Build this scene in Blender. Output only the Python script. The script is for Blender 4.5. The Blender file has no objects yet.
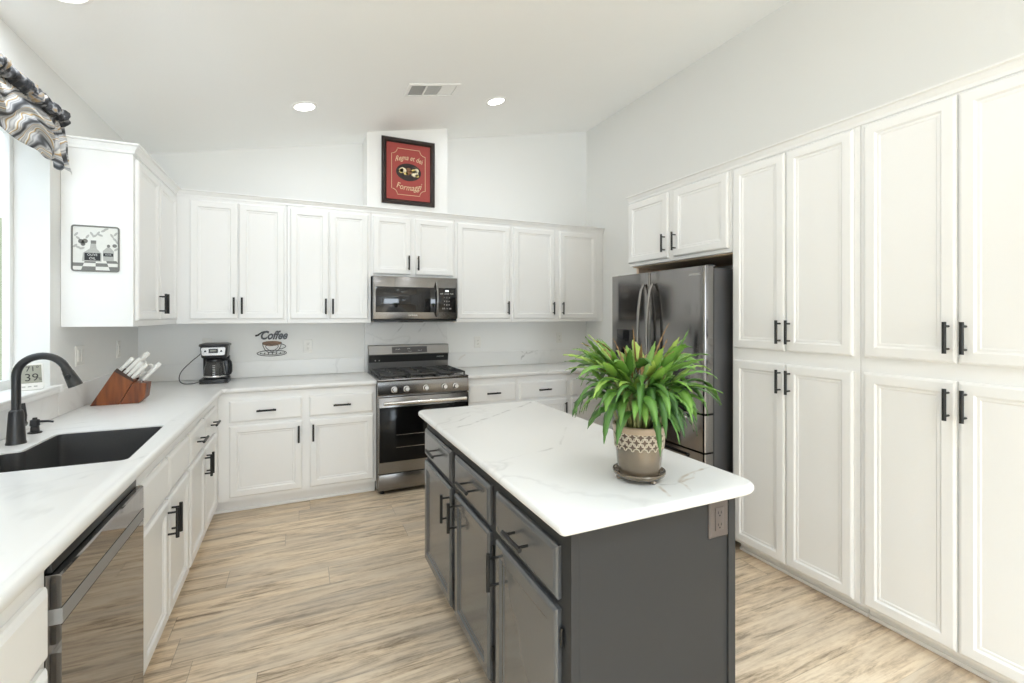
import bpy, bmesh, math, random
from mathutils import Vector, Matrix, noise
random.seed(7)
SC = bpy.context.scene
COL = SC.collection
PI = math.pi

# ------------------------------------------------------------------ camera
cam_d = bpy.data.cameras.new('camera')
cam = bpy.data.objects.new('camera', cam_d); COL.objects.link(cam)
cam_d.sensor_fit = 'HORIZONTAL'; cam_d.sensor_width = 36.0
cam_d.lens = 465.64 / 1024 * 36.0
cam_d.shift_y = -(341.5 - 315.89) / 1024
cam_d.clip_start = 0.02
cam.location = (0, 0, 1.4307)
cam.rotation_euler = (math.radians(90), 0, -math.radians(24.457))
SC.camera = cam

# ------------------------------------------------------------------ world, big lights, exposure
SC.view_settings.view_transform = 'Standard'; SC.view_settings.look = 'None'
SC.view_settings.gamma = 1.0; SC.view_settings.use_curve_mapping = False
SC.view_settings.exposure = 0.60
W = bpy.data.worlds.new('sky'); SC.world = W; W.use_nodes = True
wb = W.node_tree.nodes['Background']; wb.inputs[0].default_value = (0.80, 0.91, 1.0, 1); wb.inputs[1].default_value = 2.0

def area(name, loc, target, sx, sy, power, color=(1, 1, 1), spread=180):
    l = bpy.data.lights.new(name, 'AREA'); l.shape = 'RECTANGLE'; l.size = sx; l.size_y = sy
    l.energy = power; l.color = color; l.spread = math.radians(spread)
    o = bpy.data.objects.new(name, l); COL.objects.link(o); o.location = loc
    o.rotation_euler = (Vector(target) - Vector(loc)).to_track_quat('-Z', 'Y').to_euler()
    return o
# added fill lights: one tilted up in the rear opening, one under the ceiling
area('patio_fill', (0.80, -9.42, 1.35), (1.10, 0, 5.0), 3.1, 2.2, 150, (0.80, 0.905, 1.0))
area('overhead_fill', (0.5, -1.3, 2.80), (0.5, -1.3, 0), 2.4, 2.6, 84, (0.71, 0.865, 1.0), 95)
SC.cycles.max_bounces = 24; SC.cycles.diffuse_bounces = 20; SC.cycles.glossy_bounces = 5
SC.cycles.transparent_max_bounces = 12; SC.cycles.caustics_reflective = False; SC.cycles.caustics_refractive = False
SC.cycles.sample_clamp_indirect = 10.0
LAMP_W = 2.8

# ------------------------------------------------------------------ key planes (metres)
XL, XLB, XLU, XR, XP = -1.144, -.532, -.837, 2.972, 2.39
YW, YB, YU = 4.484, 3.874, 4.164
REAR = -9.5
XG = 5.2      # far right wall of the great room behind the camera
def ceil_z(x): return 2.68 + .2066 * (x + 1.144)

# ------------------------------------------------------------------ materials
def nodes_of(name):
    m = bpy.data.materials.new(name); m.use_nodes = True
    nt = m.node_tree; return m, nt, nt.nodes['Principled BSDF']
def N(nt, typ, **kw):
    n = nt.nodes.new(typ)
    for k, v in kw.items():
        if k in n.bl_rna.properties.keys(): setattr(n, k, v)
        else: n.inputs[k].default_value = v
    return n
def mat(name, col, rough=.5, metal=0.0, var=.02, scale=6.0, bump=0.0, bscale=200.0, stretch=None, spec=None, coat=0.0):
    m, nt, b = nodes_of(name); L = nt.links.new
    b.inputs['Roughness'].default_value = rough; b.inputs['Metallic'].default_value = metal
    if spec is not None: b.inputs['Specular IOR Level'].default_value = spec
    if coat: b.inputs['Coat Weight'].default_value = coat; b.inputs['Coat Roughness'].default_value = .08
    geo = N(nt, 'ShaderNodeNewGeometry'); src = geo.outputs['Position']
    if stretch:
        mp = N(nt, 'ShaderNodeMapping'); mp.inputs['Scale'].default_value = stretch; L(src, mp.inputs[0]); src = mp.outputs[0]
    nz = N(nt, 'ShaderNodeTexNoise'); nz.inputs['Scale'].default_value = scale; nz.inputs['Detail'].default_value = 3; L(src, nz.inputs['Vector'])
    mx = N(nt, 'ShaderNodeMix', data_type='RGBA')
    mx.inputs[6].default_value = (*[max(0, c * (1 - var)) for c in col], 1); mx.inputs[7].default_value = (*[min(1, c * (1 + var)) for c in col], 1)
    L(nz.outputs['Fac'], mx.inputs[0]); L(mx.outputs[2], b.inputs['Base Color'])
    if bump:
        n2 = N(nt, 'ShaderNodeTexNoise'); n2.inputs['Scale'].default_value = bscale; n2.inputs['Detail'].default_value = 2; L(src, n2.inputs['Vector'])
        bp = N(nt, 'ShaderNodeBump'); bp.inputs['Strength'].default_value = bump; bp.inputs['Distance'].default_value = .002
        L(n2.outputs['Fac'], bp.inputs['Height']); L(bp.outputs[0], b.inputs['Normal'])
    return m
def math_node(nt, op, a, b=None, clamp=False):
    n = nt.nodes.new('ShaderNodeMath'); n.operation = op; n.use_clamp = clamp
    for i, v in enumerate((a, b)):
        if v is None: continue
        if isinstance(v, (int, float)): n.inputs[i].default_value = v
        else: nt.links.new(v, n.inputs[i])
    return n.outputs[0]

M = {}
M['wall'] = mat('wall_paint', (.82, .824, .816), .75, var=.012, scale=2, bump=.12, bscale=120)
M['ceiling'] = mat('ceiling_paint', (.93, .934, .93), .85, var=.012, scale=2, bump=.25, bscale=90)
M['white'] = mat('white_cabinet_paint', (.872, .876, .876), .32, var=.01, scale=3)
M['trim'] = mat('white_trim_paint', (.88, .88, .87), .4, var=.01, scale=3)
M['char'] = mat('charcoal_paint', (.037, .037, .0375), .5, var=.05, scale=5, spec=.22)
M['char_door'] = mat('charcoal_satin_door', (.090, .094, .099), .26, var=.05, scale=5, spec=.7, coat=.35)
M['black'] = mat('matte_black_metal', (.007, .007, .007), .42, var=.1, scale=40)
M['faucet'] = mat('faucet_black', (.022, .022, .023), .35, var=.1, scale=30)
M['plastic_black'] = mat('black_plastic', (.014, .014, .015), .3, var=.1, scale=40)
M['glass_black'] = mat('black_glass', (.008, .008, .009), .06, var=.1, scale=10)
M['steel'] = mat('stainless', (.50, .49, .48), .27, 1.0, var=.05, scale=3, stretch=(1, 1, 40))
M['steel_dark'] = mat('black_stainless', (.27, .26, .255), .11, 1.0, var=.05, scale=2, stretch=(1, 1, .3))
M['steel_mid'] = mat('brushed_grey_steel', (.25, .243, .238), .22, 1.0, var=.05, scale=3, stretch=(1, 1, 30))
M['steel_dim'] = mat('dim_brushed_steel', (.24, .235, .23), .36, 1.0, var=.05, scale=3, stretch=(1, 1, 30))
M['steel_bright'] = mat('bright_steel', (.80, .79, .78), .22, 1.0, var=.03, scale=8)
M['mirror_steel'] = mat('dishwasher_black_stainless', (.30, .28, .265), .035, 1.0, var=.03, scale=2)
M['band_grey'] = mat('satin_grey_band', (.40, .405, .41), .5, .8, var=.03)
M['oven_glass'] = mat('oven_glass', (.006, .006, .006), .08, var=.1, spec=.18)
M['panel_grey'] = mat('control_panel_grey', (.055, .055, .058), .25, var=.05)
M['case'] = mat('fridge_case_grey', (.10, .10, .105), .35, .4, var=.05, scale=4)
M['sink'] = mat('graphite_composite', (.055, .055, .057), .45, var=.25, scale=300)
M['gap'] = mat('dark_gasket', (.01, .01, .01), .7, var=.1)
M['grate'] = mat('cast_iron', (.05, .05, .05), .42, var=.3, scale=60)
M['raw_wood'] = mat('raw_particle_board', (.70, .55, .41), .7, var=.2, scale=40)
M['plate'] = mat('white_plastic', (.80, .79, .76), .35, var=.01)
M['plate_hole'] = mat('outlet_slots', (.25, .24, .22), .5, var=.05)
M['plate_brown'] = mat('brown_plastic', (.10, .082, .075), .4, var=.03)
M['lcd'] = mat('grey_lcd', (.33, .34, .29), .25, var=.03)
M['pale_text'] = mat('pale_print', (.62, .62, .60), .5, var=.02)
M['cream'] = mat('cream_print', (.76, .60, .38), .6, var=.05, scale=30)
M['red_mat'] = mat('red_mat_board', (.36, .055, .045), .6, var=.08, scale=12)
M['frame_dark'] = mat('dark_cherry_frame', (.022, .012, .010), .3, var=.3, scale=30)
M['handle_white'] = mat('white_knife_handle', (.82, .81, .78), .3, var=.02)
M['print_white'] = mat('printed_white', (.72, .72, .69), .5, var=.06, scale=60)
M['print_grey'] = mat('printed_grey', (.17, .17, .16), .55, var=.25, scale=120)
M['print_mid'] = mat('printed_mid_grey', (.42, .42, .40), .55, var=.2, scale=120)
M['coffee_brown'] = mat('coffee_brown', (.20, .11, .06), .5, var=.2, scale=60)
M['soil'] = mat('potting_soil', (.04, .028, .02), .9, var=.4, scale=60)
M['stalk'] = mat('plant_stalk', (.16, .17, .06), .55, var=.5, scale=40)
M['dry'] = mat('dry_leaf', (.34, .20, .09), .7, var=.4, scale=30)
M['hedge'] = mat('hedge_green', (.20, .21, .12), .8, var=.5, scale=14)
M['food_yellow'] = mat('cheese_yellow', (.75, .58, .20), .5, var=.25, scale=60)
M['food_cream'] = mat('cheese_cream', (.80, .70, .48), .5, var=.2, scale=60)
M['food_brown'] = mat('crust_brown', (.25, .12, .05), .5, var=.4, scale=60)
M['vent_dark'] = mat('vent_shadow_grey', (.16, .16, .155), .7, var=.05)
M['bronze'] = mat('taupe_glaze', (.165, .130, .092), .16, .25, var=.25, scale=18, coat=.5)
M['bone'] = mat('bone_glaze', (.52, .46, .37), .3, var=.12, scale=40, coat=.3)
M['rim_tan'] = mat('tan_glaze', (.36, .27, .19), .3, var=.15, scale=30, coat=.3)
M['band'] = mat('brown_glaze_band', (.10, .065, .045), .3, var=.25, scale=40)
M['cord'] = mat('grey_cord', (.06, .06, .06), .5, var=.1)

def glow(name, col, s):
    m, nt, b = nodes_of(name)
    b.inputs['Emission Color'].default_value = (*col, 1); b.inputs['Emission Strength'].default_value = s
    b.inputs['Base Color'].default_value = (.8, .8, .8, 1); return m
M['lamp'] = glow('lamp_glow', (1, .98, .94), 4.0)
M['display'] = glow('display_glow', (.85, .9, .95), .7)
def glass(name, col, rough=0.0, tint=1.0):
    m, nt, b = nodes_of(name)
    b.inputs['Base Color'].default_value = (*col, 1); b.inputs['Roughness'].default_value = rough
    b.inputs['Transmission Weight'].default_value = tint; b.inputs['IOR'].default_value = 1.45
    return m
M['glass'] = glass('clear_glass', (.93, .95, .94))
M['carafe'] = glass('carafe_glass', (.10, .10, .10), .02, .55)
def pane_mat():
    m, nt, b = nodes_of('window_glass'); L = nt.links.new
    tr = N(nt, 'ShaderNodeBsdfTransparent'); gl = N(nt, 'ShaderNodeBsdfGlossy'); gl.inputs['Roughness'].default_value = .02
    mx = N(nt, 'ShaderNodeMixShader'); mx.inputs[0].default_value = .05
    L(tr.outputs[0], mx.inputs[1]); L(gl.outputs[0], mx.inputs[2])
    L(mx.outputs[0], nt.nodes['Material Output'].inputs[0]); return m
M['pane'] = pane_mat()

def floor_mat():
    m, nt, b = nodes_of('plank_floor'); L = nt.links.new; mn = lambda *a: math_node(nt, *a)
    geo = N(nt, 'ShaderNodeNewGeometry'); sp = N(nt, 'ShaderNodeSeparateXYZ'); L(geo.outputs['Position'], sp.inputs[0])
    x, y = sp.outputs[0], sp.outputs[1]
    PW, PL = .182, 1.22
    row = mn('FLOOR', mn('DIVIDE', mn('ADD', y, .06), PW))
    wn = N(nt, 'ShaderNodeTexWhiteNoise', noise_dimensions='1D'); L(row, wn.inputs['W'])
    xs = mn('ADD', x, mn('MULTIPLY', wn.outputs['Value'], PL * 3))
    col = mn('FLOOR', mn('DIVIDE', xs, PL))
    cb = N(nt, 'ShaderNodeCombineXYZ'); L(row, cb.inputs[0]); L(col, cb.inputs[1])
    wid = N(nt, 'ShaderNodeTexWhiteNoise', noise_dimensions='2D'); L(cb.outputs[0], wid.inputs['Vector'])
    rnd = wid.outputs['Value']
    def grain(sx, sy, det, off, dist=0.0, rough=.6):
        c = N(nt, 'ShaderNodeCombineXYZ'); L(mn('MULTIPLY', x, sx), c.inputs[0]); L(mn('MULTIPLY', y, sy), c.inputs[1]); L(mn('MULTIPLY', rnd, off), c.inputs[2])
        n = N(nt, 'ShaderNodeTexNoise'); n.inputs['Scale'].default_value = 1; n.inputs['Detail'].default_value = det; n.inputs['Roughness'].default_value = rough
        n.inputs['Distortion'].default_value = dist; L(c.outputs[0], n.inputs['Vector']); return n.outputs['Fac']
    g1 = grain(1.9, 15, 6, 37, 1.3); g2 = grain(3.2, 70, 5, 91, .5, .7); g3 = grain(1.1, 5, 2, 53, .4); g4 = grain(16, 55, 4, 17, .6, .75)
    ramp = N(nt, 'ShaderNodeValToRGB'); e = ramp.color_ramp.elements
    e[0].position = .18; e[0].color = (.19, .14, .095, 1); e[1].position = .82; e[1].color = (.84, .71, .54, 1)
    for p, c in ((.36, (.36, .275, .19, 1)), (.50, (.58, .455, .32, 1)), (.64, (.73, .59, .43, 1))):
        q = e.new(p); q.color = c
    s = mn('ADD', mn('MULTIPLY', g1, .62), mn('MULTIPLY', g2, .38))
    s = mn('ADD', mn('MULTIPLY', mn('SUBTRACT', s, .5), 2.3), .60)
    s = mn('ADD', s, mn('MULTIPLY', mn('SUBTRACT', rnd, .5), .12))
    s = mn('ADD', s, mn('MULTIPLY', mn('SUBTRACT', g4, .5), .50))
    L(s, ramp.inputs[0])
    tint = N(nt, 'ShaderNodeMix', data_type='RGBA'); tint.inputs[7].default_value = (.53, .465, .39, 1)
    L(math_node(nt, 'MULTIPLY', mn('SUBTRACT', g3, .42), 2.2, True), tint.inputs[0]); L(ramp.outputs[0], tint.inputs[6])
    # plank joints
    fy = mn('FRACT', mn('DIVIDE', mn('ADD', y, .06), PW)); fx = mn('FRACT', mn('DIVIDE', xs, PL))
    jy = mn('MULTIPLY', mn('LESS_THAN', fy, .012), .45); jx = mn('LESS_THAN', fx, .0022)
    j = mn('MULTIPLY', mn('MAXIMUM', jy, jx), .5)
    fin = N(nt, 'ShaderNodeMix', data_type='RGBA'); fin.inputs[7].default_value = (.13, .10, .075, 1)
    L(j, fin.inputs[0]); L(tint.outputs[2], fin.inputs[6]); L(fin.outputs[2], b.inputs['Base Color'])
    b.inputs['Roughness'].default_value = .42
    bp = N(nt, 'ShaderNodeBump'); bp.inputs['Strength'].default_value = .15; bp.inputs['Distance'].default_value = .002
    L(g2, bp.inputs['Height']); L(bp.outputs[0], b.inputs['Normal'])
    return m
M['floor'] = floor_mat()

def marble_mat(name, segs, rough=.28, warp=.13):
    """White stone with faint cloudy veins plus veins along given 3D segments (a, b, width, strength, gold)."""
    m, nt, b = nodes_of(name); L = nt.links.new; mn = lambda *a: math_node(nt, *a)
    geo = N(nt, 'ShaderNodeNewGeometry'); pos = geo.outputs['Position']
    nz = N(nt, 'ShaderNodeTexNoise'); nz.inputs['Scale'].default_value = 5; nz.inputs['Detail'].default_value = 4; L(pos, nz.inputs['Vector'])
    sub = N(nt, 'ShaderNodeVectorMath', operation='SUBTRACT'); L(nz.outputs['Color'], sub.inputs[0]); sub.inputs[1].default_value = (.5, .5, .5)
    sc = N(nt, 'ShaderNodeVectorMath', operation='SCALE'); L(sub.outputs[0], sc.inputs[0]); sc.inputs['Scale'].default_value = warp
    wp = N(nt, 'ShaderNodeVectorMath', operation='ADD'); L(pos, wp.inputs[0]); L(sc.outputs[0], wp.inputs[1]); p = wp.outputs[0]
    # general faint veins
    n1 = N(nt, 'ShaderNodeTexNoise'); n1.inputs['Scale'].default_value = 1.3; n1.inputs['Detail'].default_value = 5; n1.inputs['Distortion'].default_value = .7; L(pos, n1.inputs['Vector'])
    d = mn('ABSOLUTE', mn('SUBTRACT', n1.outputs['Fac'], .5))
    v = math_node(nt, 'SUBTRACT', 1.0, mn('DIVIDE', d, .018), True)
    n2 = N(nt, 'ShaderNodeTexNoise'); n2.inputs['Scale'].default_value = 2.2; L(pos, n2.inputs['Vector'])
    v = mn('MULTIPLY', mn('MULTIPLY', v, math_node(nt, 'MULTIPLY', mn('SUBTRACT', n2.outputs['Fac'], .46), 5, True)), .22)
    grey, gold = v, None
    brk = N(nt, 'ShaderNodeTexNoise'); brk.inputs['Scale'].default_value = 16; brk.inputs['Detail'].default_value = 3; L(pos, brk.inputs['Vector'])
    bk = math_node(nt, 'MULTIPLY', mn('SUBTRACT', brk.outputs['Fac'], .33), 3.2, True)
    for (a, c, w, s, isgold) in segs:
        a = Vector(a); c = Vector(c); ab = c - a
        pa = N(nt, 'ShaderNodeVectorMath', operation='SUBTRACT'); L(p, pa.inputs[0]); pa.inputs[1].default_value = a
        dt = N(nt, 'ShaderNodeVectorMath', operation='DOT_PRODUCT'); L(pa.outputs[0], dt.inputs[0]); dt.inputs[1].default_value = ab / ab.length_squared
        t = math_node(nt, 'ADD', dt.outputs['Value'], 0.0, True)
        pr = N(nt, 'ShaderNodeVectorMath', operation='SCALE'); pr.inputs[0].default_value = ab; L(t, pr.inputs['Scale'])
        df = N(nt, 'ShaderNodeVectorMath', operation='SUBTRACT'); L(pa.outputs[0], df.inputs[0]); L(pr.outputs[0], df.inputs[1])
        ln = N(nt, 'ShaderNodeVectorMath', operation='LENGTH'); L(df.outputs[0], ln.inputs[0])
        q = math_node(nt, 'SUBTRACT', 1.0, mn('DIVIDE', ln.outputs['Value'], w), True)
        q = mn('MULTIPLY', mn('MULTIPLY', q, bk), s)
        if isgold: gold = q if gold is None else mn('MAXIMUM', gold, q)
        else: grey = mn('MAXIMUM', grey, q)
    mx = N(nt, 'ShaderNodeMix', data_type='RGBA'); mx.inputs[6].default_value = (.785, .785, .778, 1); mx.inputs[7].default_value = (.27, .27, .265, 1)
    L(grey, mx.inputs[0]); out = mx.outputs[2]
    if gold is not None:
        m2 = N(nt, 'ShaderNodeMix', data_type='RGBA'); m2.inputs[7].default_value = (.40, .27, .15, 1); L(gold, m2.inputs[0]); L(out, m2.inputs[6]); out = m2.outputs[2]
    L(out, b.inputs['Base Color']); b.inputs['Roughness'].default_value = rough
    return m
def vein(pts, w, k, gold=0, z=.914): return [((*p, z), (*q, z), w, k, gold) for p, q in zip(pts, pts[1:])]
M['stone_island'] = marble_mat('island_quartz',
    vein([(.56, 2.05), (.74, 2.10), (.97, 2.28), (1.15, 2.41), (1.26, 2.50)], .011, 1.0) + vein([(.62, 2.15), (.72, 2.20), (.80, 2.28)], .008, .6)
    + vein([(.64, 1.52), (.75, 1.55), (.90, 1.60)], .009, .55) + vein([(.95, 1.62), (1.12, 1.86)], .008, .4)
    + vein([(.985, 1.10), (.975, 1.07), (.958, 1.025)], .008, 1.0, 1) + vein([(1.04, 1.03), (1.062, 1.08), (1.064, 1.105), (1.12, 1.14), (1.17, 1.155), (1.235, 1.165)], .0085, 1.1, 1)
    + vein([(1.065, 1.10), (1.11, 1.115), (1.145, 1.12), (1.18, 1.15)], .007, 1.0, 1) + vein([(1.0, 1.11), (1.035, 1.097), (1.065, 1.105)], .007, .8) + vein([(1.19, 1.16), (1.27, 1.165)], .006, .7), warp=.05)
M['stone_left'] = marble_mat('left_quartz', [
    ((-.54, 2.03, .914), (-.52, 2.20, .914), .018, .55, 0), ((-1.09, 1.2, .914), (-.75, 1.62, .914), .012, .35, 0), ((-.95, 1.4, .914), (-.62, 1.95, .914), .012, .3, 0),
    ((-1.05, 2.86, .914), (-.60, 3.05, .914), .010, .4, 0), ((-.92, 2.75, .914), (-.55, 2.80, .914), .008, .4, 0), ((-.80, 3.3, .914), (-.52, 3.62, .914), .008, .3, 0),
    ((.15, 4.47, .93), (.45, 4.47, 1.04), .010, .4, 0), ((-.25, 3.85, .89), (.05, 3.85, .90), .010, .3, 1)])
M['stone_right'] = marble_mat('right_quartz', [
    ((1.38, 4.47, .95), (1.50, 4.47, 1.03), .012, .6, 1), ((2.12, 4.47, .97), (2.20, 4.47, 1.05), .012, 1.0, 0), ((2.13, 4.47, 1.055), (2.19, 4.47, 1.03), .010, .9, 0), ((2.19, 4.47, 1.03), (2.34, 4.47, 1.065), .010, .8, 0),
    ((2.14, 4.47, 1.03), (2.3, 4.47, 1.04), .008, .5, 0), ((1.45, 4.1, .914), (1.9, 4.3, .914), .01, .3, 0)])
M['stone_slab'] = marble_mat('slab_quartz', [
    ((.56, 4.47, 1.33), (.63, 4.47, 1.37), .018, .8, 1), ((.76, 4.47, 1.16), (.90, 4.47, 1.36), .011, .5, 0), ((.94, 4.47, 1.18), (1.10, 4.47, 1.36), .011, .5, 0),
    ((.62, 4.47, 1.18), (.66, 4.47, 1.3), .010, .35, 0), ((1.12, 4.47, 1.2), (1.28, 4.47, 1.36), .009, .35, 0), ((1.02, 4.47, 1.17), (1.10, 4.47, 1.25), .009, .3, 0)])

def wood_block_mat():
    m, nt, b = nodes_of('oiled_acacia'); L = nt.links.new
    geo = N(nt, 'ShaderNodeNewGeometry'); mp = N(nt, 'ShaderNodeMapping'); mp.inputs['Rotation'].default_value = (0, math.radians(36), 0); mp.inputs['Scale'].default_value = (28, 12, 3)
    L(geo.outputs['Position'], mp.inputs[0]); n = N(nt, 'ShaderNodeTexNoise'); n.inputs['Scale'].default_value = 1.3; n.inputs['Detail'].default_value = 4; L(mp.outputs[0], n.inputs['Vector'])
    r = N(nt, 'ShaderNodeValToRGB'); e = r.color_ramp.elements; e[0].position = .3; e[0].color = (.07, .016, .006, 1); e[1].position = .75; e[1].color = (.30, .095, .022, 1)
    q = e.new(.5); q.color = (.19, .050, .012, 1); L(n.outputs['Fac'], r.inputs[0]); L(r.outputs[0], b.inputs['Base Color']); b.inputs['Roughness'].default_value = .35
    return m
M['acacia'] = wood_block_mat()
M['acacia_dark'] = mat('dark_acacia_edge', (.05, .022, .012), .45, var=.3, scale=50)

def swirl_mat():
    m, nt, b = nodes_of('marbled_fabric'); L = nt.links.new
    uv = N(nt, 'ShaderNodeUVMap'); mp = N(nt, 'ShaderNodeMapping'); mp.inputs['Scale'].default_value = (1, 1, 1); L(uv.outputs[0], mp.inputs[0])
    w = N(nt, 'ShaderNodeTexWave', wave_type='BANDS', bands_direction='DIAGONAL'); w.inputs['Scale'].default_value = 1.9; w.inputs['Distortion'].default_value = 9; w.inputs['Detail'].default_value = 2.0; w.inputs['Detail Scale'].default_value = .9
    L(mp.outputs[0], w.inputs['Vector'])
    r = N(nt, 'ShaderNodeValToRGB'); e = r.color_ramp.elements; e[0].position = 0; e[0].color = (.035, .037, .042, 1); e[1].position = 1; e[1].color = (.55, .55, .55, 1)
    for p, c in ((.12, (.20, .205, .22, 1)), (.22, (.50, .50, .51, 1)), (.34, (.26, .27, .285, 1)), (.46, (.60, .60, .60, 1)), (.60, (.38, .39, .405, 1)), (.70, (.40, .25, .09, 1)), (.76, (.62, .45, .20, 1)), (.80, (.70, .69, .66, 1)), (.90, (.72, .71, .69, 1)), (.95, (.30, .31, .33, 1))):
        q = e.new(p); q.color = c
    L(w.outputs['Fac'], r.inputs[0]); L(r.outputs[0], b.inputs['Base Color']); b.inputs['Roughness'].default_value = .7
    return m
M['swirl'] = swirl_mat()
def ruffle_mat():
    m, nt, b = nodes_of('dark_marbled_ruffle'); L = nt.links.new
    geo = N(nt, 'ShaderNodeNewGeometry'); n = N(nt, 'ShaderNodeTexNoise'); n.inputs['Scale'].default_value = 13; n.inputs['Detail'].default_value = 3; n.inputs['Distortion'].default_value = 1.5; L(geo.outputs['Position'], n.inputs['Vector'])
    r = N(nt, 'ShaderNodeValToRGB'); e = r.color_ramp.elements; e[0].position = .40; e[0].color = (.022, .023, .027, 1); e[1].position = .68; e[1].color = (.60, .60, .60, 1)
    q = e.new(.5); q.color = (.07, .073, .082, 1); q = e.new(.56); q.color = (.30, .31, .33, 1); q = e.new(.64); q.color = (.36, .25, .12, 1)
    L(n.outputs['Fac'], r.inputs[0]); L(r.outputs[0], b.inputs['Base Color']); b.inputs['Roughness'].default_value = .7; return m
M['ruffle'] = ruffle_mat()

def leaf_mat():
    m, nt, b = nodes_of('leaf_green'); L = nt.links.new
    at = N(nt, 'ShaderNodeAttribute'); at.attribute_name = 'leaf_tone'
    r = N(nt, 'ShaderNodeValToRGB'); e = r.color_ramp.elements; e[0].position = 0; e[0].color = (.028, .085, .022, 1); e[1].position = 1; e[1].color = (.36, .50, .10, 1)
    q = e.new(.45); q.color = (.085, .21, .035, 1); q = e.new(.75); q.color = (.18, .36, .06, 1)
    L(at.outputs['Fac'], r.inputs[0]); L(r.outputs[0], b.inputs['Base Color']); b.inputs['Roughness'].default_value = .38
    b.inputs['Transmission Weight'].default_value = 0
    return m
M['leaf'] = leaf_mat()

# ------------------------------------------------------------------ mesh helpers
class MB:
    def __init__(s): s.bm = bmesh.new()
    def box(s, x0, x1, y0, y1, z0, z1, bev=0.0, seg=2):
        r = bmesh.ops.create_cube(s.bm, size=1.0, matrix=Matrix.Translation(((x0+x1)/2, (y0+y1)/2, (z0+z1)/2)) @ Matrix.Diagonal((abs(x1-x0), abs(y1-y0), abs(z1-z0), 1)))
        if bev > 0:
            vs = set(r['verts']); es = [e for e in s.bm.edges if e.verts[0] in vs and e.verts[1] in vs]
            bmesh.ops.bevel(s.bm, geom=es, offset=bev, segments=seg, affect='EDGES', profile=.5)
        return s
    def loops(s, rings, cap0=True, cap1=True, closed=True):
        """Rings of equal length joined by quads."""
        vr = [[s.bm.verts.new(p) for p in ring] for ring in rings]; n = len(vr[0])
        for a, b in zip(vr, vr[1:]):
            for i in range(n if closed else n - 1):
                j = (i + 1) % n
                try: s.bm.faces.new((a[i], a[j], b[j], b[i]))
                except ValueError: pass
        if cap0: s.bm.faces.new(vr[0][::-1])
        if cap1: s.bm.faces.new(vr[-1])
        return vr
    def cyl(s, p0, p1, r0, r1=None, seg=16):
        return s.tube([p0, p1], [r0, r0 if r1 is None else r1], seg)
    def tube(s, pts, r, seg=12, caps=True):
        pts = [Vector(p) for p in pts]; n = len(pts); rs = r if isinstance(r, (list, tuple)) else [r] * n
        rings = []; up = None
        for i, p in enumerate(pts):
            t = (pts[min(i+1, n-1)] - pts[max(i-1, 0)]).normalized()
            if up is None:
                up = Vector((0, 0, 1)) if abs(t.z) < .9 else Vector((1, 0, 0))
            a = (up - t * up.dot(t)).normalized(); b = t.cross(a); up = a
            rings.append([p + (a * math.cos(2*PI*k/seg) + b * math.sin(2*PI*k/seg)) * rs[i] for k in range(seg)])
        s.loops(rings, caps, caps); return s
    def lathe(s, prof, c=(0, 0, 0), seg=32, cap0=True, cap1=True, sx=1, sy=1):
        c = Vector(c)
        s.loops([[c + Vector((r*sx*math.cos(2*PI*k/seg), r*sy*math.sin(2*PI*k/seg), z)) for k in range(seg)] for r, z in prof], cap0, cap1); return s
    def prism(s, poly, f, d0, d1):
        """poly of (u,v) pulled between depths d0,d1 by f(u,v,d)."""
        s.loops([[f(u, v, d0) for u, v in poly], [f(u, v, d1) for u, v in poly]]); return s
    def build(s, name, m, parent=None, smooth=35, uv=None):
        bmesh.ops.recalc_face_normals(s.bm, faces=s.bm.faces[:])
        if parent is not None:
            o = parent; off = Vector((0, 0, 0))
            while o is not None: off += Vector(o.location); o = o.parent
            bmesh.ops.translate(s.bm, verts=s.bm.verts[:], vec=-off)
            base = Vector((0, 0, 0))
        else:
            base = Vector((0, 0, 0))
            if s.bm.verts:
                xs = [v.co.x for v in s.bm.verts]; ys = [v.co.y for v in s.bm.verts]; zs = [v.co.z for v in s.bm.verts]
                base = Vector(((min(xs)+max(xs))/2, (min(ys)+max(ys))/2, min(zs)))
                bmesh.ops.translate(s.bm, verts=s.bm.verts[:], vec=-base)
        me = bpy.data.meshes.new(name); s.bm.to_mesh(me); s.bm.free(); me.materials.append(m)
        if smooth:
            me.polygons.foreach_set('use_smooth', [True] * len(me.polygons)); me.set_sharp_from_angle(angle=math.radians(smooth))
        o = bpy.data.objects.new(name, me); COL.objects.link(o); o.location = base
        if parent is not None: o.parent = parent
        return o
def tag(o, label=None, cat=None, group=None, kind=None):
    for k, v in (('label', label), ('category', cat), ('group', group), ('kind', kind)):
        if v: o[k] = v
    return o
def thing(name, loc, label, cat, group=None):
    o = bpy.data.objects.new(name, None); COL.objects.link(o); o.location = loc; o.empty_display_size = .05
    return tag(o, label, cat, group)
def struct(o, label=None): o['kind'] = 'structure'; o['label'] = label or o.name.replace('_', ' '); return o

def spline(pts, n=6):
    """Catmull-Rom through pts."""
    P = [Vector(p) for p in pts]; P = [P[0]*2 - P[1]] + P + [P[-1]*2 - P[-2]]; out = []
    for i in range(1, len(P)-2):
        for k in range(n):
            t = k/n; a, b, c, d = P[i-1], P[i], P[i+1], P[i+2]
            out.append(.5*((2*b) + (c-a)*t + (2*a-5*b+4*c-d)*t*t + (3*b-a-3*c+d)*t**3))
    return out + [P[-2]]
class Face:
    """A vertical plane seen from the room: u runs right, v up, d out towards the room."""
    def __init__(s, o, n):
        s.o = Vector(o); s.n = Vector(n); s.u = Vector((0, 0, 1)).cross(s.n)
    def __call__(s, u, v, d): return s.o + s.u * u + Vector((0, 0, v)) + s.n * d
BACK = lambda y: Face((0, y, 0), (0, -1, 0))       # u = x
LEFT = lambda x: Face((x, 0, 0), (1, 0, 0))        # u = y
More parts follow.
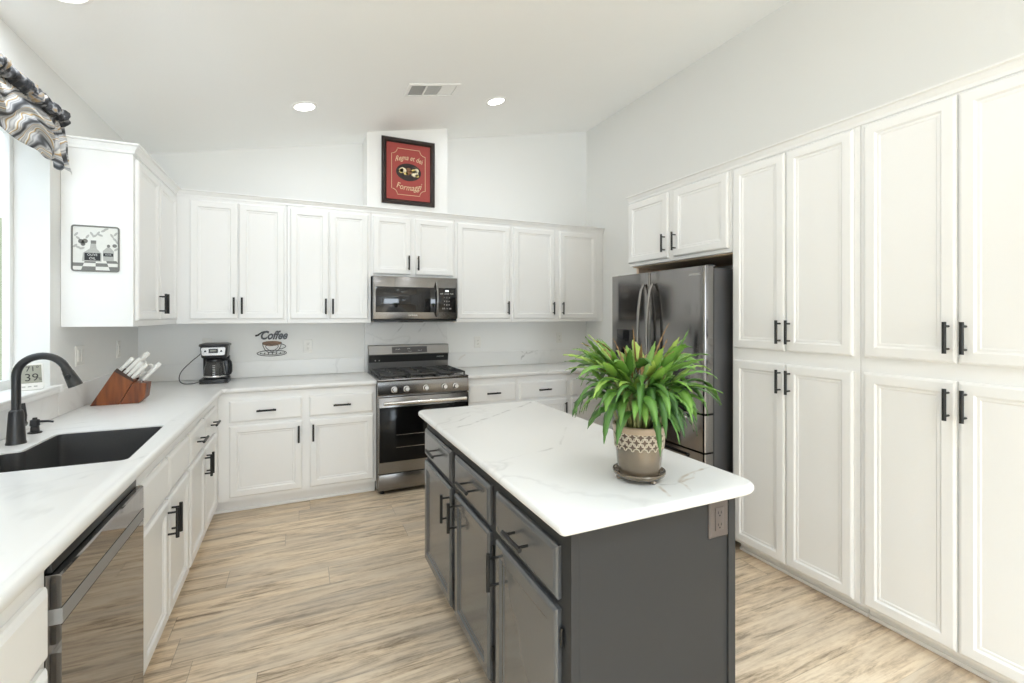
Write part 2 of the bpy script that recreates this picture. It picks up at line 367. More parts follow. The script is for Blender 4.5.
RIGHT = lambda x: Face((x, 0, 0), (-1, 0, 0))      # u = -y

def rect(u0, u1, v0, v1, i=0.0): return [(u0+i, v0+i), (u1-i, v0+i), (u1-i, v1-i), (u0+i, v1-i)]
def panel_mb(fr, u0, u1, v0, v1, t, steps):
    """Concentric rectangular profile: steps of (inset, depth)."""
    mb = MB(); mb.loops([[fr(u, v, d) for u, v in rect(u0, u1, v0, v1, i)] for i, d in steps]); return mb
def door_mb(fr, u0, u1, v0, v1, t=.020, fw=.050):
    return panel_mb(fr, u0, u1, v0, v1, t, [(0, .001), (0, t-.008), (.004, t-.003), (.010, t), (fw-.004, t), (fw, t-.003), (fw+.004, t-.007), (fw+.013, t-.007), (fw+.018, t-.010)])
def drawer_mb(fr, u0, u1, v0, v1, t=.020):
    return panel_mb(fr, u0, u1, v0, v1, t, [(0, .001), (0, t-.009), (.005, t-.004), (.014, t)])
def bar_handle(fr, u, v, L, vert, parent, m=None, off=.034, d0=.020):
    mb = MB(); h = L / 2; q = L * .36
    if vert:
        mb.cyl(fr(u, v-h, d0+off), fr(u, v+h, d0+off), .0072, seg=12)
        for s in (-q, q): mb.cyl(fr(u, v+s, d0-.0005), fr(u, v+s, d0+off), .0045, seg=10)
    else:
        mb.cyl(fr(u-h, v, d0+off), fr(u+h, v, d0+off), .0072, seg=12)
        for s in (-q, q): mb.cyl(fr(u+s, v, d0-.0005), fr(u+s, v, d0+off), .0045, seg=10)
    return mb.build('handle', m or M['black'], parent)
def add_door(fr, u0, u1, v0, v1, side, end, parent, m, hl=.127, fw=.050):
    d = door_mb(fr, u0, u1, v0, v1, fw=fw).build('door', m, parent, smooth=0)
    if side:
        u = (u1 - .024) if side == 'r' else (u0 + .024)
        v = (v1 - .030 - hl/2) if end == 't' else (v0 + .040 + hl/2)
        bar_handle(fr, u, v, hl, True, d)
    return d
def add_drawer(fr, u0, u1, v0, v1, parent, m, handle=True, hl=.127):
    d = drawer_mb(fr, u0, u1, v0, v1).build('drawer' if handle else 'false_front', m, parent, smooth=0)
    if handle: bar_handle(fr, (u0+u1)/2, (v0+v1)/2, hl, False, d)
    return d
def carcass(fr, u0, u1, v0, v1, depth, parent, m, top=False, name='carcass'):
    """Hollow cabinet box behind the face plane: face frame, sides, floor, back."""
    mb = MB()
    def slab(a0, a1, b0, b1, c0, c1):
        p = [fr(a0, b0, c0), fr(a1, b1, c1)]
        mb.box(min(p[0].x, p[1].x), max(p[0].x, p[1].x), min(p[0].y, p[1].y), max(p[0].y, p[1].y), min(p[0].z, p[1].z), max(p[0].z, p[1].z))
    e = .0006
    slab(u0+e, u1-e, v0, v1, -.019, 0)
    slab(u0+e, u0+.018, v0, v1, -depth, -.019); slab(u1-.018, u1-e, v0, v1, -depth, -.019)
    slab(u0+.018, u1-.018, v0, v0+.018, -depth, -.019); slab(u0+.018, u1-.018, v0, v1, -depth, -depth+.01)
    if top: slab(u0+.018, u1-.018, v1-.018, v1, -depth, -.019)
    return mb.build(name, m, parent, smooth=0)
def toe_kick(fr, u0, u1, depth, parent, m, h=.098, shoe=True):
    u0 = u0 - .069 if abs(u0 - XLB) < 1e-6 else u0; u1 = u1 + .054 if abs(u1 - YB) < 1e-6 else u1
    mb = MB()
    def slab(a0, a1, b0, b1, c0, c1, bev=0):
        p = [fr(a0, b0, c0), fr(a1, b1, c1)]
        mb.box(min(p[0].x, p[1].x), max(p[0].x, p[1].x), min(p[0].y, p[1].y), max(p[0].y, p[1].y), min(p[0].z, p[1].z), max(p[0].z, p[1].z), bev)
    slab(u0, u1, 0.001, h, -.085, -.070)
    if shoe: slab(u0, u1, 0.001, .020, -.070, -.056, .005)
    return mb.build('toe_kick', m, parent, smooth=0)
def text_mb(s, fr, u, v, d, size, ext=.0006, shear=0.0, align='CENTER', curve=0.0, mb=None, squash=1.0, bold=0.0):
    c = bpy.data.curves.new('lettering', 'FONT'); c.offset = bold; c.body = s; c.size = size; c.extrude = ext; c.shear = shear; c.align_x = align; c.align_y = 'CENTER'; c.resolution_u = 3
    o = bpy.data.objects.new('lettering', c); COL.objects.link(o); dg = bpy.context.evaluated_depsgraph_get()
    me = bpy.data.meshes.new_from_object(o.evaluated_get(dg)); bpy.data.objects.remove(o); bpy.data.curves.remove(c)
    mb = mb or MB(); vs = []
    for w in me.vertices:
        x, y, z = w.co; x *= squash
        vs.append(mb.bm.verts.new(fr(u + x, v + y + curve * x * x, d + z + ext)))
    for p in me.polygons:
        try: mb.bm.faces.new([vs[i] for i in p.vertices])
        except ValueError: pass
    bpy.data.meshes.remove(me); return mb
def slab2d(name, outlines, z0, z1, bev, m, parent=None):
    """Flat slab from 2D outlines (first outer, others holes) with rounded edges."""
    c = bpy.data.curves.new(name, 'CURVE'); c.dimensions = '2D'; c.fill_mode = 'BOTH'
    c.extrude = (z1-z0)/2 - bev; c.bevel_depth = bev; c.bevel_resolution = 4; c.offset = -bev
    for pts in outlines:
        sp = c.splines.new('POLY'); sp.points.add(len(pts)-1); sp.use_cyclic_u = True
        for p, q in zip(sp.points, pts): p.co = (q[0], q[1], 0, 1)
    o = bpy.data.objects.new(name, c); COL.objects.link(o); dg = bpy.context.evaluated_depsgraph_get()
    me = bpy.data.meshes.new_from_object(o.evaluated_get(dg)); bpy.data.objects.remove(o); bpy.data.curves.remove(c)
    mb = MB(); mb.bm.from_mesh(me); bpy.data.meshes.remove(me)
    bmesh.ops.remove_doubles(mb.bm, verts=mb.bm.verts[:], dist=.00005)
    bmesh.ops.translate(mb.bm, verts=mb.bm.verts[:], vec=(0, 0, (z0+z1)/2))
    return mb.build(name, m, parent, smooth=40)
def rounded(pts, r, seg=5):
    """Round each corner of a polygon (r may be a list)."""
    out = []; n = len(pts)
    for i in range(n):
        p = Vector(pts[i]); a = Vector(pts[i-1]) - p; b = Vector(pts[(i+1) % n]) - p
        rr = r[i] if isinstance(r, (list, tuple)) else r
        if rr <= 0: out.append(tuple(p)); continue
        q0 = p + a.normalized() * rr; q1 = p + b.normalized() * rr
        for k in range(seg + 1):
            t = k / seg; out.append(tuple(q0 * (1-t)**2 + p * 2*t*(1-t) + q1 * t*t))
    return out

# ------------------------------------------------------------------ room shell
mb = MB(); mb.box(XL-.2, XG+.2, REAR-.2, YW+.2, -.1, 0); struct(mb.build('floor', M['floor'], smooth=0), 'wood-look plank floor')
def slope_prism(x0, x1, y0, y1, z0): # box whose top follows the ceiling
    mb = MB(); mb.prism([(x0, z0), (x1, z0), (x1, ceil_z(x1)+.02), (x0, ceil_z(x0)+.02)], lambda u, v, d: Vector((u, d, v)), y0, y1); return mb
mb = MB(); mb.prism([(XL-.2, ceil_z(XL-.2)), (XG+.2, ceil_z(XG+.2)), (XG+.2, ceil_z(XG+.2)+.12), (XL-.2, ceil_z(XL-.2)+.12)], lambda u, v, d: Vector((u, d, v)), REAR-.2, YW+.2)
struct(mb.build('ceiling', M['ceiling'], smooth=0), 'white vaulted ceiling')
struct(slope_prism(XL-.18, XR+.18, YW, YW+.15, -.02).build('wall_back', M['wall'], smooth=0), 'back wall')
mb = MB(); mb.box(XR, XR+.15, -.60, YW, -.02, ceil_z(XR)+.02); struct(mb.build('wall_right', M['wall'], smooth=0), 'right wall')
struct(slope_prism(XR+.151, XG, -.60, -.45, -.02).build('wall_return', M['wall'], smooth=0), 'return wall of the room behind the camera')
mb = MB(); mb.box(XG, XG+.15, REAR, -.45, -.02, ceil_z(XG)+.02); struct(mb.build('wall_far_right', M['wall'], smooth=0), 'far right wall of the room behind the camera')
WY0, WY1, WZ0, WZ1 = 1.55, 3.09, 1.062, 2.36     # window over the sink
mb = MB(); zt = ceil_z(XL) + .02; t = .17
mb.box(XL-t, XL, REAR, WY0, -.02, zt); mb.box(XL-t, XL, WY1, YW, -.02, zt); mb.box(XL-t, XL, WY0, WY1, -.02, WZ0); mb.box(XL-t, XL, WY0, WY1, WZ1, zt)
struct(mb.build('wall_left', M['wall'], smooth=0), 'left wall')
# rear wall (behind the camera) with a patio opening and a small window
PX0, PX1, PZ, WX0, WX1, WB, WT = -.80, 2.40, 2.46, 3.08, 3.98, 1.5, 2.25
struct(slope_prism(XL-.18, PX0, REAR-.15, REAR, -.02).build('wall_rear', M['wall'], smooth=0), 'rear wall behind the camera')
struct(slope_prism(PX0, XG+.15, REAR-.15, REAR, PZ).build('wall_rear_header', M['wall'], smooth=0), 'header above patio opening')
mb = MB()
for b in ((PX1, WX0, -.02, PZ), (WX1, XG+.15, -.02, PZ), (WX0, WX1, -.02, WB), (WX0, WX1, WT, PZ)): mb.box(b[0], b[1], REAR-.15, REAR, b[2], b[3])
struct(mb.build('wall_rear_side', M['wall'], smooth=0), 'wall with small window beside patio opening')
mb = MB()
for b in ((WX0, WX0+.04, WB, WT), (WX1-.04, WX1, WB, WT), (WX0+.04, WX1-.04, WB, WB+.04), (WX0+.04, WX1-.04, WT-.04, WT)): mb.box(b[0], b[1], REAR-.10, REAR-.04, b[2], b[3])
struct(mb.build('window_2', M['trim'], smooth=0), 'small rear window frame')
# window over the sink: frame, sash, pane, sill
fx0, fx1 = XL-.165, XL-.135
mb = MB()
for b in ((fx0, fx1, WY0, WY0+.045, WZ0, WZ1), (fx0, fx1, WY1-.033, WY1, WZ0, WZ1), (fx0, fx1, WY0+.045, WY1-.033, WZ0, WZ0+.06), (fx0, fx1, WY0+.045, WY1-.033, WZ1-.045, WZ1), (fx0, fx1, 2.30, 2.345, WZ0+.06, WZ1-.045)):
    mb.box(*b, .004)
wf = struct(mb.build('window_1', M['trim']), 'white window over the sink')
mb = MB(); mb.box(fx0+.010, fx0+.015, WY0+.045, 2.30, WZ0+.06, WZ1-.045); mb.build('pane', M['pane'], wf, 0)
mb = MB(); mb.box(fx0+.010, fx0+.015, 2.345, WY1-.033, WZ0+.06, WZ1-.045); mb.build('pane', M['pane'], wf, 0)
mb = MB(); mb.box(XL-.134, XL+.040, WY0-.04, WY1-.001, WZ0+.001, 1.08, .006); mb.box(XL+.001, XL+.040, WY1-.001, WY1+.045, WZ0-.020, 1.08, .006); mb.box(XL+.001, XL+.038, WY0-.04, WY1+.02, WZ0-.020, WZ0+.002, .004)
struct(mb.build('windowsill', M['trim']), 'white sill under the sink window')
# chase above the range
CX0, CX1, CY = .527, 1.247, 4.194
mb = MB(); mb.prism([(CX0, 2.372), (CX1, 2.372), (CX1, ceil_z(CX1)+.01), (CX0, ceil_z(CX0)+.01)], lambda u, v, d: Vector((u, d, v)), CY, YW+.01)
struct(mb.build('wall_chase', M['trim'], smooth=0), 'boxed duct chase above the range cabinets')
# crown mouldings
def crown(path, name, label, ztop, flip=1):
    """path of (x,y,nx,ny): points on the face line with the mitre direction out to the room."""
    prof = [(0.0, -.050), (.008, -.050), (.010, -.036), (.020, -.022), (.022, -.012), (.034, -.008), (.034, 0), (0, 0)]
    mb = MB(); mb.loops([[Vector((x+nx*o, y+ny*o, ztop+z)) for o, z in prof] for x, y, nx, ny in path])
    struct(mb.build(name, M['white'], smooth=25), label)
crown([(XL+.002, 3.196, 0, -1), (XLU, 3.196, 1, -1), (XLU, YU, 1, -1), (XR-.002, YU, 0, -1)], 'trim_1', 'crown moulding along the back and left cabinets', 2.372)
crown([(XP, 2.995, -1, 0), (XP, .58, -1, 0)], 'trim_2', 'crown moulding along the pantry wall', 2.372)
mb = MB(); mb.box(XL, XL+.013, REAR, .54, 0, .09, .004); struct(mb.build('baseboard_left', M['trim']), 'left baseboard')
mb = MB(); mb.box(XR-.013, XR, -.6, .56, 0, .09, .004); struct(mb.build('baseboard_right', M['trim']), 'right baseboard')

# ------------------------------------------------------------------ base cabinets
fl = LEFT(XLB)
DZ0, DZ1, RZ0, RZ1, BT = .128, .640, .664, .822, .8745
dep = .60
def base(fr, u0, u1, loc, label, fronts, kick=True, mt=None, depth=dep, u_end=None):
    t = thing('base_cabinet', loc, label, 'cabinet', 'white base cabinets'); mt = mt or M['white']
    carcass(fr, u0, u1, .10, BT, depth, t, mt)
    if kick: toe_kick(fr, u0, u1, depth, t, mt)
    for f in fronts:
        if f[0] == 'door': add_door(fr, f[1], f[2], f[5] if len(f) > 5 else DZ0, f[6] if len(f) > 6 else DZ1, f[3], f[4], t, mt)
        elif f[0] == 'drawer': add_drawer(fr, f[1], f[2], f[3], f[4], t, mt, True)
        elif f[0] == 'false': add_drawer(fr, f[1], f[2], f[3], f[4], t, mt, False)
    return t
base(fl, .56, 1.409, (XLB-.3, .98, 0), 'white drawer cabinet in the near left corner, beside the dishwasher',
     [('drawer', .60, 1.386, .66, .822), ('drawer', .60, 1.386, .405, .640), ('drawer', .60, 1.386, .128, .385)])
base(fl, 2.030, 2.855, (XLB-.3, 2.45, 0), 'white sink cabinet with two plain false fronts and two doors, beside the dishwasher',
     [('false', 2.065, 2.43, RZ0, RZ1), ('false', 2.45, 2.835, RZ0, RZ1), ('door', 2.065, 2.432, 'r', 't'), ('door', 2.447, 2.835, 'l', 't')])
base(fl, 2.856, YB, (XLB-.3, 3.36, 0), 'white left-run cabinet with two handled drawers, between sink cabinet and corner',
     [('drawer', 2.88, 3.265, RZ0, RZ1), ('drawer', 3.29, 3.70, RZ0, RZ1), ('door', 2.88, 3.272, 'r', 't'), ('door', 3.283, 3.70, 'l', 't')])
fb = BACK(YB)
base(fb, XLB, .557, (.01, YB+.3, 0), 'white two-drawer two-door cabinet left of the range',
     [('drawer', -.462, .014, RZ0, RZ1), ('drawer', .060, .532, RZ0, RZ1), ('door', -.462, .014, 'r', 't'), ('door', .066, .536, 'l', 't')])
base(fb, 1.324, 1.812, (1.57, YB+.3, 0), 'narrow white one-drawer cabinet right of the range',
     [('drawer', 1.335, 1.795, RZ0, RZ1), ('door', 1.335, 1.795, 'r', 't')])
base(fb, 1.813, XR-.002, (2.4, YB+.3, 0), 'wide white cabinet in the far right corner, behind the potted plant',
     [('drawer', 1.832, 2.335, RZ0, RZ1), ('drawer', 2.388, 2.90, RZ0, RZ1), ('door', 1.832, 2.335, 'r', 't'), ('door', 2.388, 2.90, 'l', 't')])

# ------------------------------------------------------------------ countertops and splashes
F0 = XLB + .034; FB = YB - .034
cut = rounded([(-.565, 2.095), (-1.03, 2.095), (-1.03, 2.40), (-.972, 2.40), (-.972, 2.695), (-.585, 2.695)], [.03, .02, .03, .02, .03, .03])
def edge_strip(path, z0, z1, out):
    """Bullnose front edge swept along path of (x, y, mitre x, mitre y), starting at the slab's rim."""
    mb = MB(); h = (z1-z0)/2; prof = [(-.002, z0), (out*.35, z0)] + [(out*(.35+.65*math.cos(a)), (z0+z1)/2 + h*math.sin(a)) for a in [(-PI/2 + PI*k/10) for k in range(1, 10)]] + [(out*.35, z1), (-.002, z1)]
    mb.loops([[Vector((x+nx*o_, y+ny*o_, z)) for o_, z in prof] for x, y, nx, ny in path]); return mb
CI = .024
o = slab2d('countertop', [[(XL+.002, .55), (F0-CI, .55), (F0-CI, FB+CI), (.556, FB+CI), (.556, YW-.002), (XL+.002, YW-.002)], cut], .8755, .914, .0012, M['stone_left'])
e = edge_strip([(F0-CI, .55, 1, 0), (F0-CI, FB+CI, 1, -1), (.556, FB+CI, 0, -1)], .8755, .914, CI)
e.bm.transform(Matrix.Translation(-Vector(o.location))); e.bm.from_mesh(o.data); e.bm.to_mesh(o.data); e.bm.free()
o.data.polygons.foreach_set('use_smooth', [True]*len(o.data.polygons)); o.data.set_sharp_from_angle(angle=math.radians(35))
tag(o, 'white marble-look countertop running from the sink around the left corner to the range', 'countertop')
o = slab2d('countertop', [[(1.325, FB), (XR-.002, FB), (XR-.002, YW-.002), (1.325, YW-.002)]], .8755, .914, .015, M['stone_right'])
tag(o, 'white marble-look countertop on the far right, between range and fridge', 'countertop')
def splash(fr, u0, u1, v0, v1, m, label, t=.016):
    mb = MB(); mb.loops([[fr(u, v, d) for u, v in rect(u0, u1, v0, v1, i)] for i, d in [(0, .001), (0, t-.003), (.003, t)]])
    return tag(mb.build('backsplash', m), label, 'backsplash')
splash(LEFT(XL), .55, 3.13, .9145, 1.040, M['stone_left'], 'low stone upstand below the window behind the faucet')
splash(LEFT(XL), 3.134, YW-.002, .9145, 1.050, M['stone_left'], 'low stone upstand behind the knife block')
splash(BACK(YW), XL+.018, .538, .9145, 1.050, M['stone_left'], 'low stone upstand behind the coffee maker')
splash(BACK(YW), .540, 1.330, .9, 1.371, M['stone_slab'], 'tall veined stone slab between range and microwave', .014)
splash(BACK(YW), 1.332, XR-.018, .9145, 1.062, M['stone_right'], 'low stone upstand right of the range with a dark vein')
splash(RIGHT(XR), -(YW-.002), -3.845, .9145, 1.062, M['stone_right'], 'short stone upstand on the right wall in the far corner')

# ------------------------------------------------------------------ upper cabinets
UZ0, UZ1, UD0, UD1 = 1.372, 2.370, 1.405, 2.300
def upper(fr, u0, u1, z0, z1, depth, loc, label, doors, name='wall_cabinet', group='white wall cabinets', zb=None):
    t = thing(name, loc, label, 'cabinet', group)
    mb = MB(); a = fr(u0+.0006, z0, -depth); b = fr(u1-.0006, z1, 0)
    mb.box(min(a.x, b.x), max(a.x, b.x), min(a.y, b.y), max(a.y, b.y), z0, z1, .0015, 1); mb.build('carcass', M['white'], t, smooth=0)
    for (a, b, side) in doors: add_door(fr, a, b, zb or UD0, UD1, side, 'b', t, M['white'])
    return t
fu = BACK(YU); flu = LEFT(XLU)
t = upper(flu, 3.197, YW-.002, UZ0, UZ1, XLU-XL-.002, (XLU-.15, 3.8, UZ0), 'white wall cabinet on the left wall, sign on its end panel', [(3.225, 3.655, 'r'), (3.668, 4.105, 'l')])
upper(fu, XLU+.001, -.097, UZ0, UZ1, YW-YU-.002, (-.46, YU+.15, UZ0), 'white two-door wall cabinet in the left corner above the coffee maker', [(-.750, -.438, 'r'), (-.432, -.116, 'l')])
upper(fu, -.096, .555, UZ0, UZ1, YW-YU-.002, (.23, YU+.15, UZ0), 'white two-door wall cabinet immediately left of the microwave', [(-.074, .216, 'r'), (.223, .531, 'l')])
upper(fu, .556, 1.307, 1.776, UZ1, YW-YU-.002, (.93, YU+.15, 1.776), 'short white two-door wall cabinet above the microwave', [(.572, .899, 'r'), (.935, 1.288, 'l')], zb=1.795)
upper(fu, 1.308, 1.884, UZ0, UZ1, YW-YU-.002, (1.6, YU+.15, UZ0), 'white single-door wall cabinet immediately right of the microwave', [(1.328, 1.864, 'r')])
upper(fu, 1.885, XR-.002, UZ0, UZ1, YW-YU-.002, (2.4, YU+.15, UZ0), 'white two-door wall cabinet in the far right corner', [(1.908, 2.367, 'r'), (2.428, 2.880, 'l')])

# ------------------------------------------------------------------ right wall: fridge cabinet and pantry
fp = RIGHT(XP)
t = thing('fridge_cabinet', (XP+.3, 2.5, 1.82), 'white two-door cabinet above the refrigerator', 'cabinet')
mb = MB(); mb.box(XP, XR-.002, 2.021, 2.99, 1.82, 2.37, .0015, 1); mb.build('carcass', M['white'], t, 0)
mb = MB(); mb.box(XP+.03, XR-.01, 2.03, 2.985, 1.812, 1.8195); mb.build('bottom_panel', M['raw_wood'], t, 0)
mb = MB(); mb.box(XP+.09, XR-.002, 2.991, 3.015, 1.74, 2.30); mb.build('side_panel', M['raw_wood'], t, 0)
add_door(fp, -2.985, -2.552, 1.845, 2.310, 'r', 'b', t, M['white'])
add_door(fp, -2.497, -2.042, 1.845, 2.310, 'l', 'b', t, M['white'])
def pantry(y0, y1, label, doors):
    t = thing('pantry_cabinet', (XP+.3, (y0+y1)/2, 0), label, 'cabinet', 'white pantry cabinets')
    mb = MB(); mb.box(XP, XR-.002, y0+.0006, y1-.0006, .075, 2.37, .0015, 1); mb.build('carcass', M['white'], t, 0)
    toe_kick(fp, -y1+.001, -y0-.001, .5, t, M['white'], h=.076)
    for a, b, s in doors:
        add_door(fp, -a, -b, 1.240, 2.312, s, 'b', t, M['white'])
        add_door(fp, -a, -b, .092, 1.170, s, 't', t, M['white'])
pantry(1.31, 2.019, 'tall white four-door pantry cabinet beside the refrigerator', [(2.004, 1.674, 'r'), (1.668, 1.334, 'l')])
pantry(.58, 1.309, 'tall white four-door pantry cabinet nearest on the right', [(1.289, .953, 'r'), (.947, .602, 'l')])

# ------------------------------------------------------------------ refrigerator
fx = 2.200; t = thing('refrigerator', (2.6, 2.51, 0), 'dark stainless french-door refrigerator', 'refrigerator')
fy0, fy1, ys = 2.058, 2.972, 2.539
mb = MB(); mb.box(2.287, 2.93, fy0+.006, fy1-.006, .03, 1.722, .006); mb.build('case', M['case'], t)
mb = MB(); mb.box(2.273, 2.287, fy0+.012, fy1-.012, .05, 1.722); mb.build('gasket', M['gap'], t, 0)
ff = RIGHT(2.273)
def fdoor(y0, y1, z0, z1, name):
    # gently bowed front panel
    mb = MB(); ring = []
    for q in (0, .002, .004, .007, .010, .014):
        ring.append(q)
    Wd = y1 - y0; ss = [q/Wd for q in ring] + [.25, .5, .75] + [1 - q/Wd for q in ring[::-1]]; ring = []
    for s in ss:
        u = -y1 + (y1-y0) * s
        e = min(s, 1-s) * Wd; d = .073 - (.010 * (1 - min(1, e/.014))**2)
        ring.append((u, d))
    prof = [(-y1, .001)] + ring + [(-y0, .001)]
    mb.loops([[ff(u, z0, d) for u, d in prof], [ff(u, z1, d) for u, d in prof]])
    return mb.build(name, M['steel_dark'], t, 50)
dl = fdoor(ys+.002, fy1, .843, 1.733, 'door'); dr = fdoor(fy0, ys-.002, .843, 1.733, 'door')
d1 = fdoor(fy0, fy1, .610, .831, 'drawer'); d2 = fdoor(fy0, fy1, .06, .598, 'drawer')
for dd, yy in ((dl, ys+.045), (dr, ys-.045)):
    mb = MB(); pts = []
    for k in range(19):
        s = k / 18; z = .92 + .73 * s; pts.append((fx - .012 - .055 * math.sin(PI * s)**.55, yy, z))
    mb.tube(pts, .011, 10); mb.build('handle', M['steel_mid'], dd)
for dd, z in ((d1, .80), (d2, .55)):
    mb = MB(); mb.tube([(fx-.002, 2.20, z), (fx-.05, 2.22, z), (fx-.05, 2.81, z), (fx-.002, 2.83, z)], .010, 10); mb.build('handle', M['steel_mid'], dd)
mb = MB(); mb.box(fx-.0035, fx-.0005, 2.72, 2.90, 1.02, 1.33, .001); mb.build('dispenser', M['glass_black'], dl)
text_mb('SAMSUNG', RIGHT(fx), -2.135, 1.685, .0002, .020, .0004).build('lettering', M['pale_text'], dr, 0)
for y in (fy0+.03, fy1-.03):
    mb = MB(); mb.box(2.250, 2.31, y-.014, y+.014, 1.7335, 1.742, .003); mb.build('hinge_cover', M['case'], t)
for y in (fy0+.08, fy1-.08):
    for x in (2.34, 2.85):
        mb = MB(); mb.cyl((x, y, 0.001), (x, y, .032), .02, seg=14); mb.build('foot', M['plastic_black'], t)

# ------------------------------------------------------------------ range
t = thing('gas_range', (.94, 4.1, 0), 'stainless gas range with five burner knobs', 'stove')
rx0, rx1, ry = .5605, 1.3195, 3.835
mb = MB(); mb.box(rx0, rx1, ry, 4.455, .03, .905, .004); mb.build('body', M['steel_mid'], t)
fr_ = BACK(ry)
mb = MB(); prof = [(ry, .785), (ry-.030, .787), (ry-.036, .800), (ry-.022, .900), (ry, .912)]
mb.loops([[Vector((rx0, y, z)) for y, z in prof], [Vector((rx1, y, z)) for y, z in prof]]); cp = mb.build('control_panel', M['steel_mid'], t)
for kx in (.690, .788, .948, 1.106, 1.203):
    mb = MB(); a = Vector((kx, ry-.031, .835)); nn = Vector((0, -1, .14)).normalized()
    mb.tube([a, a + nn*.006, a + nn*.008, a + nn*.030, a + nn*.034], [.026, .026, .020, .0185, .016], 20); mb.build('knob', M['steel'], cp)
mb = MB(); mb.box(rx0-.004, rx1+.004, ry-.018, 4.40, .906, .9215, .005); mb.build('cooktop', M['steel_mid'], t)
mb = MB()
for gx0, gx1 in ((.578, .815), (.822, 1.058), (1.065, 1.302)):
    for xx in (gx0, gx1 - .012): mb.box(xx, xx+.012, ry+.012, 4.36, .940, .954, .002)
    for yy in (ry+.012, 4.348, 4.09): mb.box(gx0, gx1, yy, yy+.012, .940, .954, .002)
    xm = (gx0+gx1)/2
    for yc in (ry+.13, 4.23):
        mb.box(xm-.005, xm+.005, yc-.10, yc+.10, .941, .955, .002); mb.box(gx0, gx1, yc-.005, yc+.005, .941, .955, .002)
    for xx in (gx0, gx1-.012):
        for yy in (ry+.012, 4.348): mb.box(xx, xx+.012, yy, yy+.012, .9215, .941)
gr = mb.build('grate', M['grate'], t)
for bx, by, br in ((.69, ry+.13, .042), (.69, 4.23, .036), (.94, 4.09, .05), (1.19, ry+.13, .045), (1.19, 4.23, .034)):
    mb = MB(); mb.lathe([(br*1.15, .9215), (br*1.15, .926), (br, .927), (br, .935), (br*.9, .939)], (bx, by, 0), 24); mb.build('burner', M['grate'], t)
# backguard
mb = MB(); prof = [(4.455, .905), (4.405, .905), (4.400, .990), (4.385, 1.068), (4.368, 1.076), (4.386, 1.155), (4.40, 1.160), (4.455, 1.160)]
mb.loops([[Vector((rx0+.006, y, z)) for y, z in prof], [Vector((rx1-.006, y, z)) for y, z in prof]]); bg = mb.build('backguard', M['steel_dim'], t)
slope = Vector((0, 4.386-4.368, 1.155-1.076)).normalized(); nn = Vector((0, -slope.z, slope.y))
class Tilt:
    def __call__(s, u, v, d): return Vector((u, 4.368, 1.076)) + slope * v + nn * d
tl = Tilt()
mb = MB(); mb.loops([[tl(u, v, d) for u, v in rect(.772, 1.100, .010, .068, i)] for i, d in [(0, -.001), (0, .002), (.001, .003)]]); ds = mb.build('display', M['panel_grey'], bg)
mb = text_mb('12:00', tl, .925, .048, .0031, .014, .0003)
text_mb('BAKE  BROIL', tl, .825, .045, .0031, .008, .0003, mb=mb); text_mb('START  OFF', tl, 1.03, .030, .0031, .008, .0003, mb=mb); text_mb('1 2 3 4 5', tl, .935, .023, .0031, .009, .0003, mb=mb)
mb.build('lettering', M['pale_text'], ds, 0)
class Tilt2:
    def __call__(s, u, v, d):
        a = Vector((0, 4.400, .990)); b = Vector((0, 4.385, 1.068)); q = (b-a).normalized(); return Vector((u, 0, 0)) + a + q*v + Vector((0, -q.z, q.y))*d
t2 = Tilt2()
mb = MB(); mb.loops([[t2(u, v, d) for u, v in rect(rx0+.008, rx1-.008, .014, .078, 0)] for d in (-.001, .002)]); bs = mb.build('vent_strip', M['gap'], bg)
text_mb('SAMSUNG', t2, 1.232, .052, .0022, .016, .0003).build('lettering', M['pale_text'], bs, 0)
mb = MB()
for u in (.625, .66): mb.cyl(t2(u, .032, .002), t2(u, .032, .005), .006, seg=12)
mb.build('indicator', M['pale_text'], bs)
# oven door
mb = MB(); mb.box(rx0+.004, rx1-.004, ry-.045, ry-.001, .172, .778, .005); od = mb.build('oven_door', M['steel_mid'], t)
mb = MB(); mb.box(rx0+.010, rx1-.010, ry-.0475, ry-.0452, .262, .700, .001); mb.build('window', M['oven_glass'], od)
mb = MB(); mb.box(rx0+.14, rx1-.14, ry-.0483, ry-.0476, .372, .376); mb.box(rx0+.14, rx1-.14, ry-.0483, ry-.0476, .472, .476); mb.build('rack', M['steel'], od, 0)
mb = MB(); mb.tube([(.600, ry-.085, .735), (1.280, ry-.085, .735)], .0145, 14)
for x in (.625, 1.255): mb.box(x-.012, x+.012, ry-.085, ry-.044, .727, .743, .003)
mb.build('handle', M['steel_bright'], od)
mb = MB(); mb.box(rx0+.004, rx1-.004, ry-.040, ry-.001, .036, .164, .005); mb.build('drawer', M['steel_mid'], t)
for x in (rx0+.04, rx1-.04):
    for y in (ry+.015, 4.38):
        mb = MB(); mb.cyl((x, y, 0.001), (x, y, .034), .018, seg=14); mb.build('foot', M['plastic_black'], t)

# ------------------------------------------------------------------ microwave
t = thing('microwave', (.93, 4.28, 1.376), 'stainless microwave mounted above the gas range', 'microwave')
mx0, mx1, my = .562, 1.303, 4.095
mb = MB(); mb.box(mx0, mx1, my, YW-.016, 1.392, 1.774, .003); mb.build('case', M['plastic_black'], t)
mb = MB(); mb.box(mx0, mx1, my-.022, my-.0005, 1.404, 1.772, .004); md = mb.build('door', M['steel_mid'], t)
mb = MB(); mb.box(mx0+.020, 1.055, my-.0245, my-.0222, 1.462, 1.682, .001); mb.build('window', M['glass_black'], md)
mb = MB(); mb.box(1.056, mx1-.014, my-.0245, my-.0222, 1.462, 1.682, .001); kp = mb.build('keypad', M['glass_black'], md)
fm = BACK(my-.0246)
mb = MB(); mb.prism(rect(1.190, 1.222, 1.648, 1.662), fm, 0, .0006); mb.build('display', M['display'], kp, 0)
mb = MB()
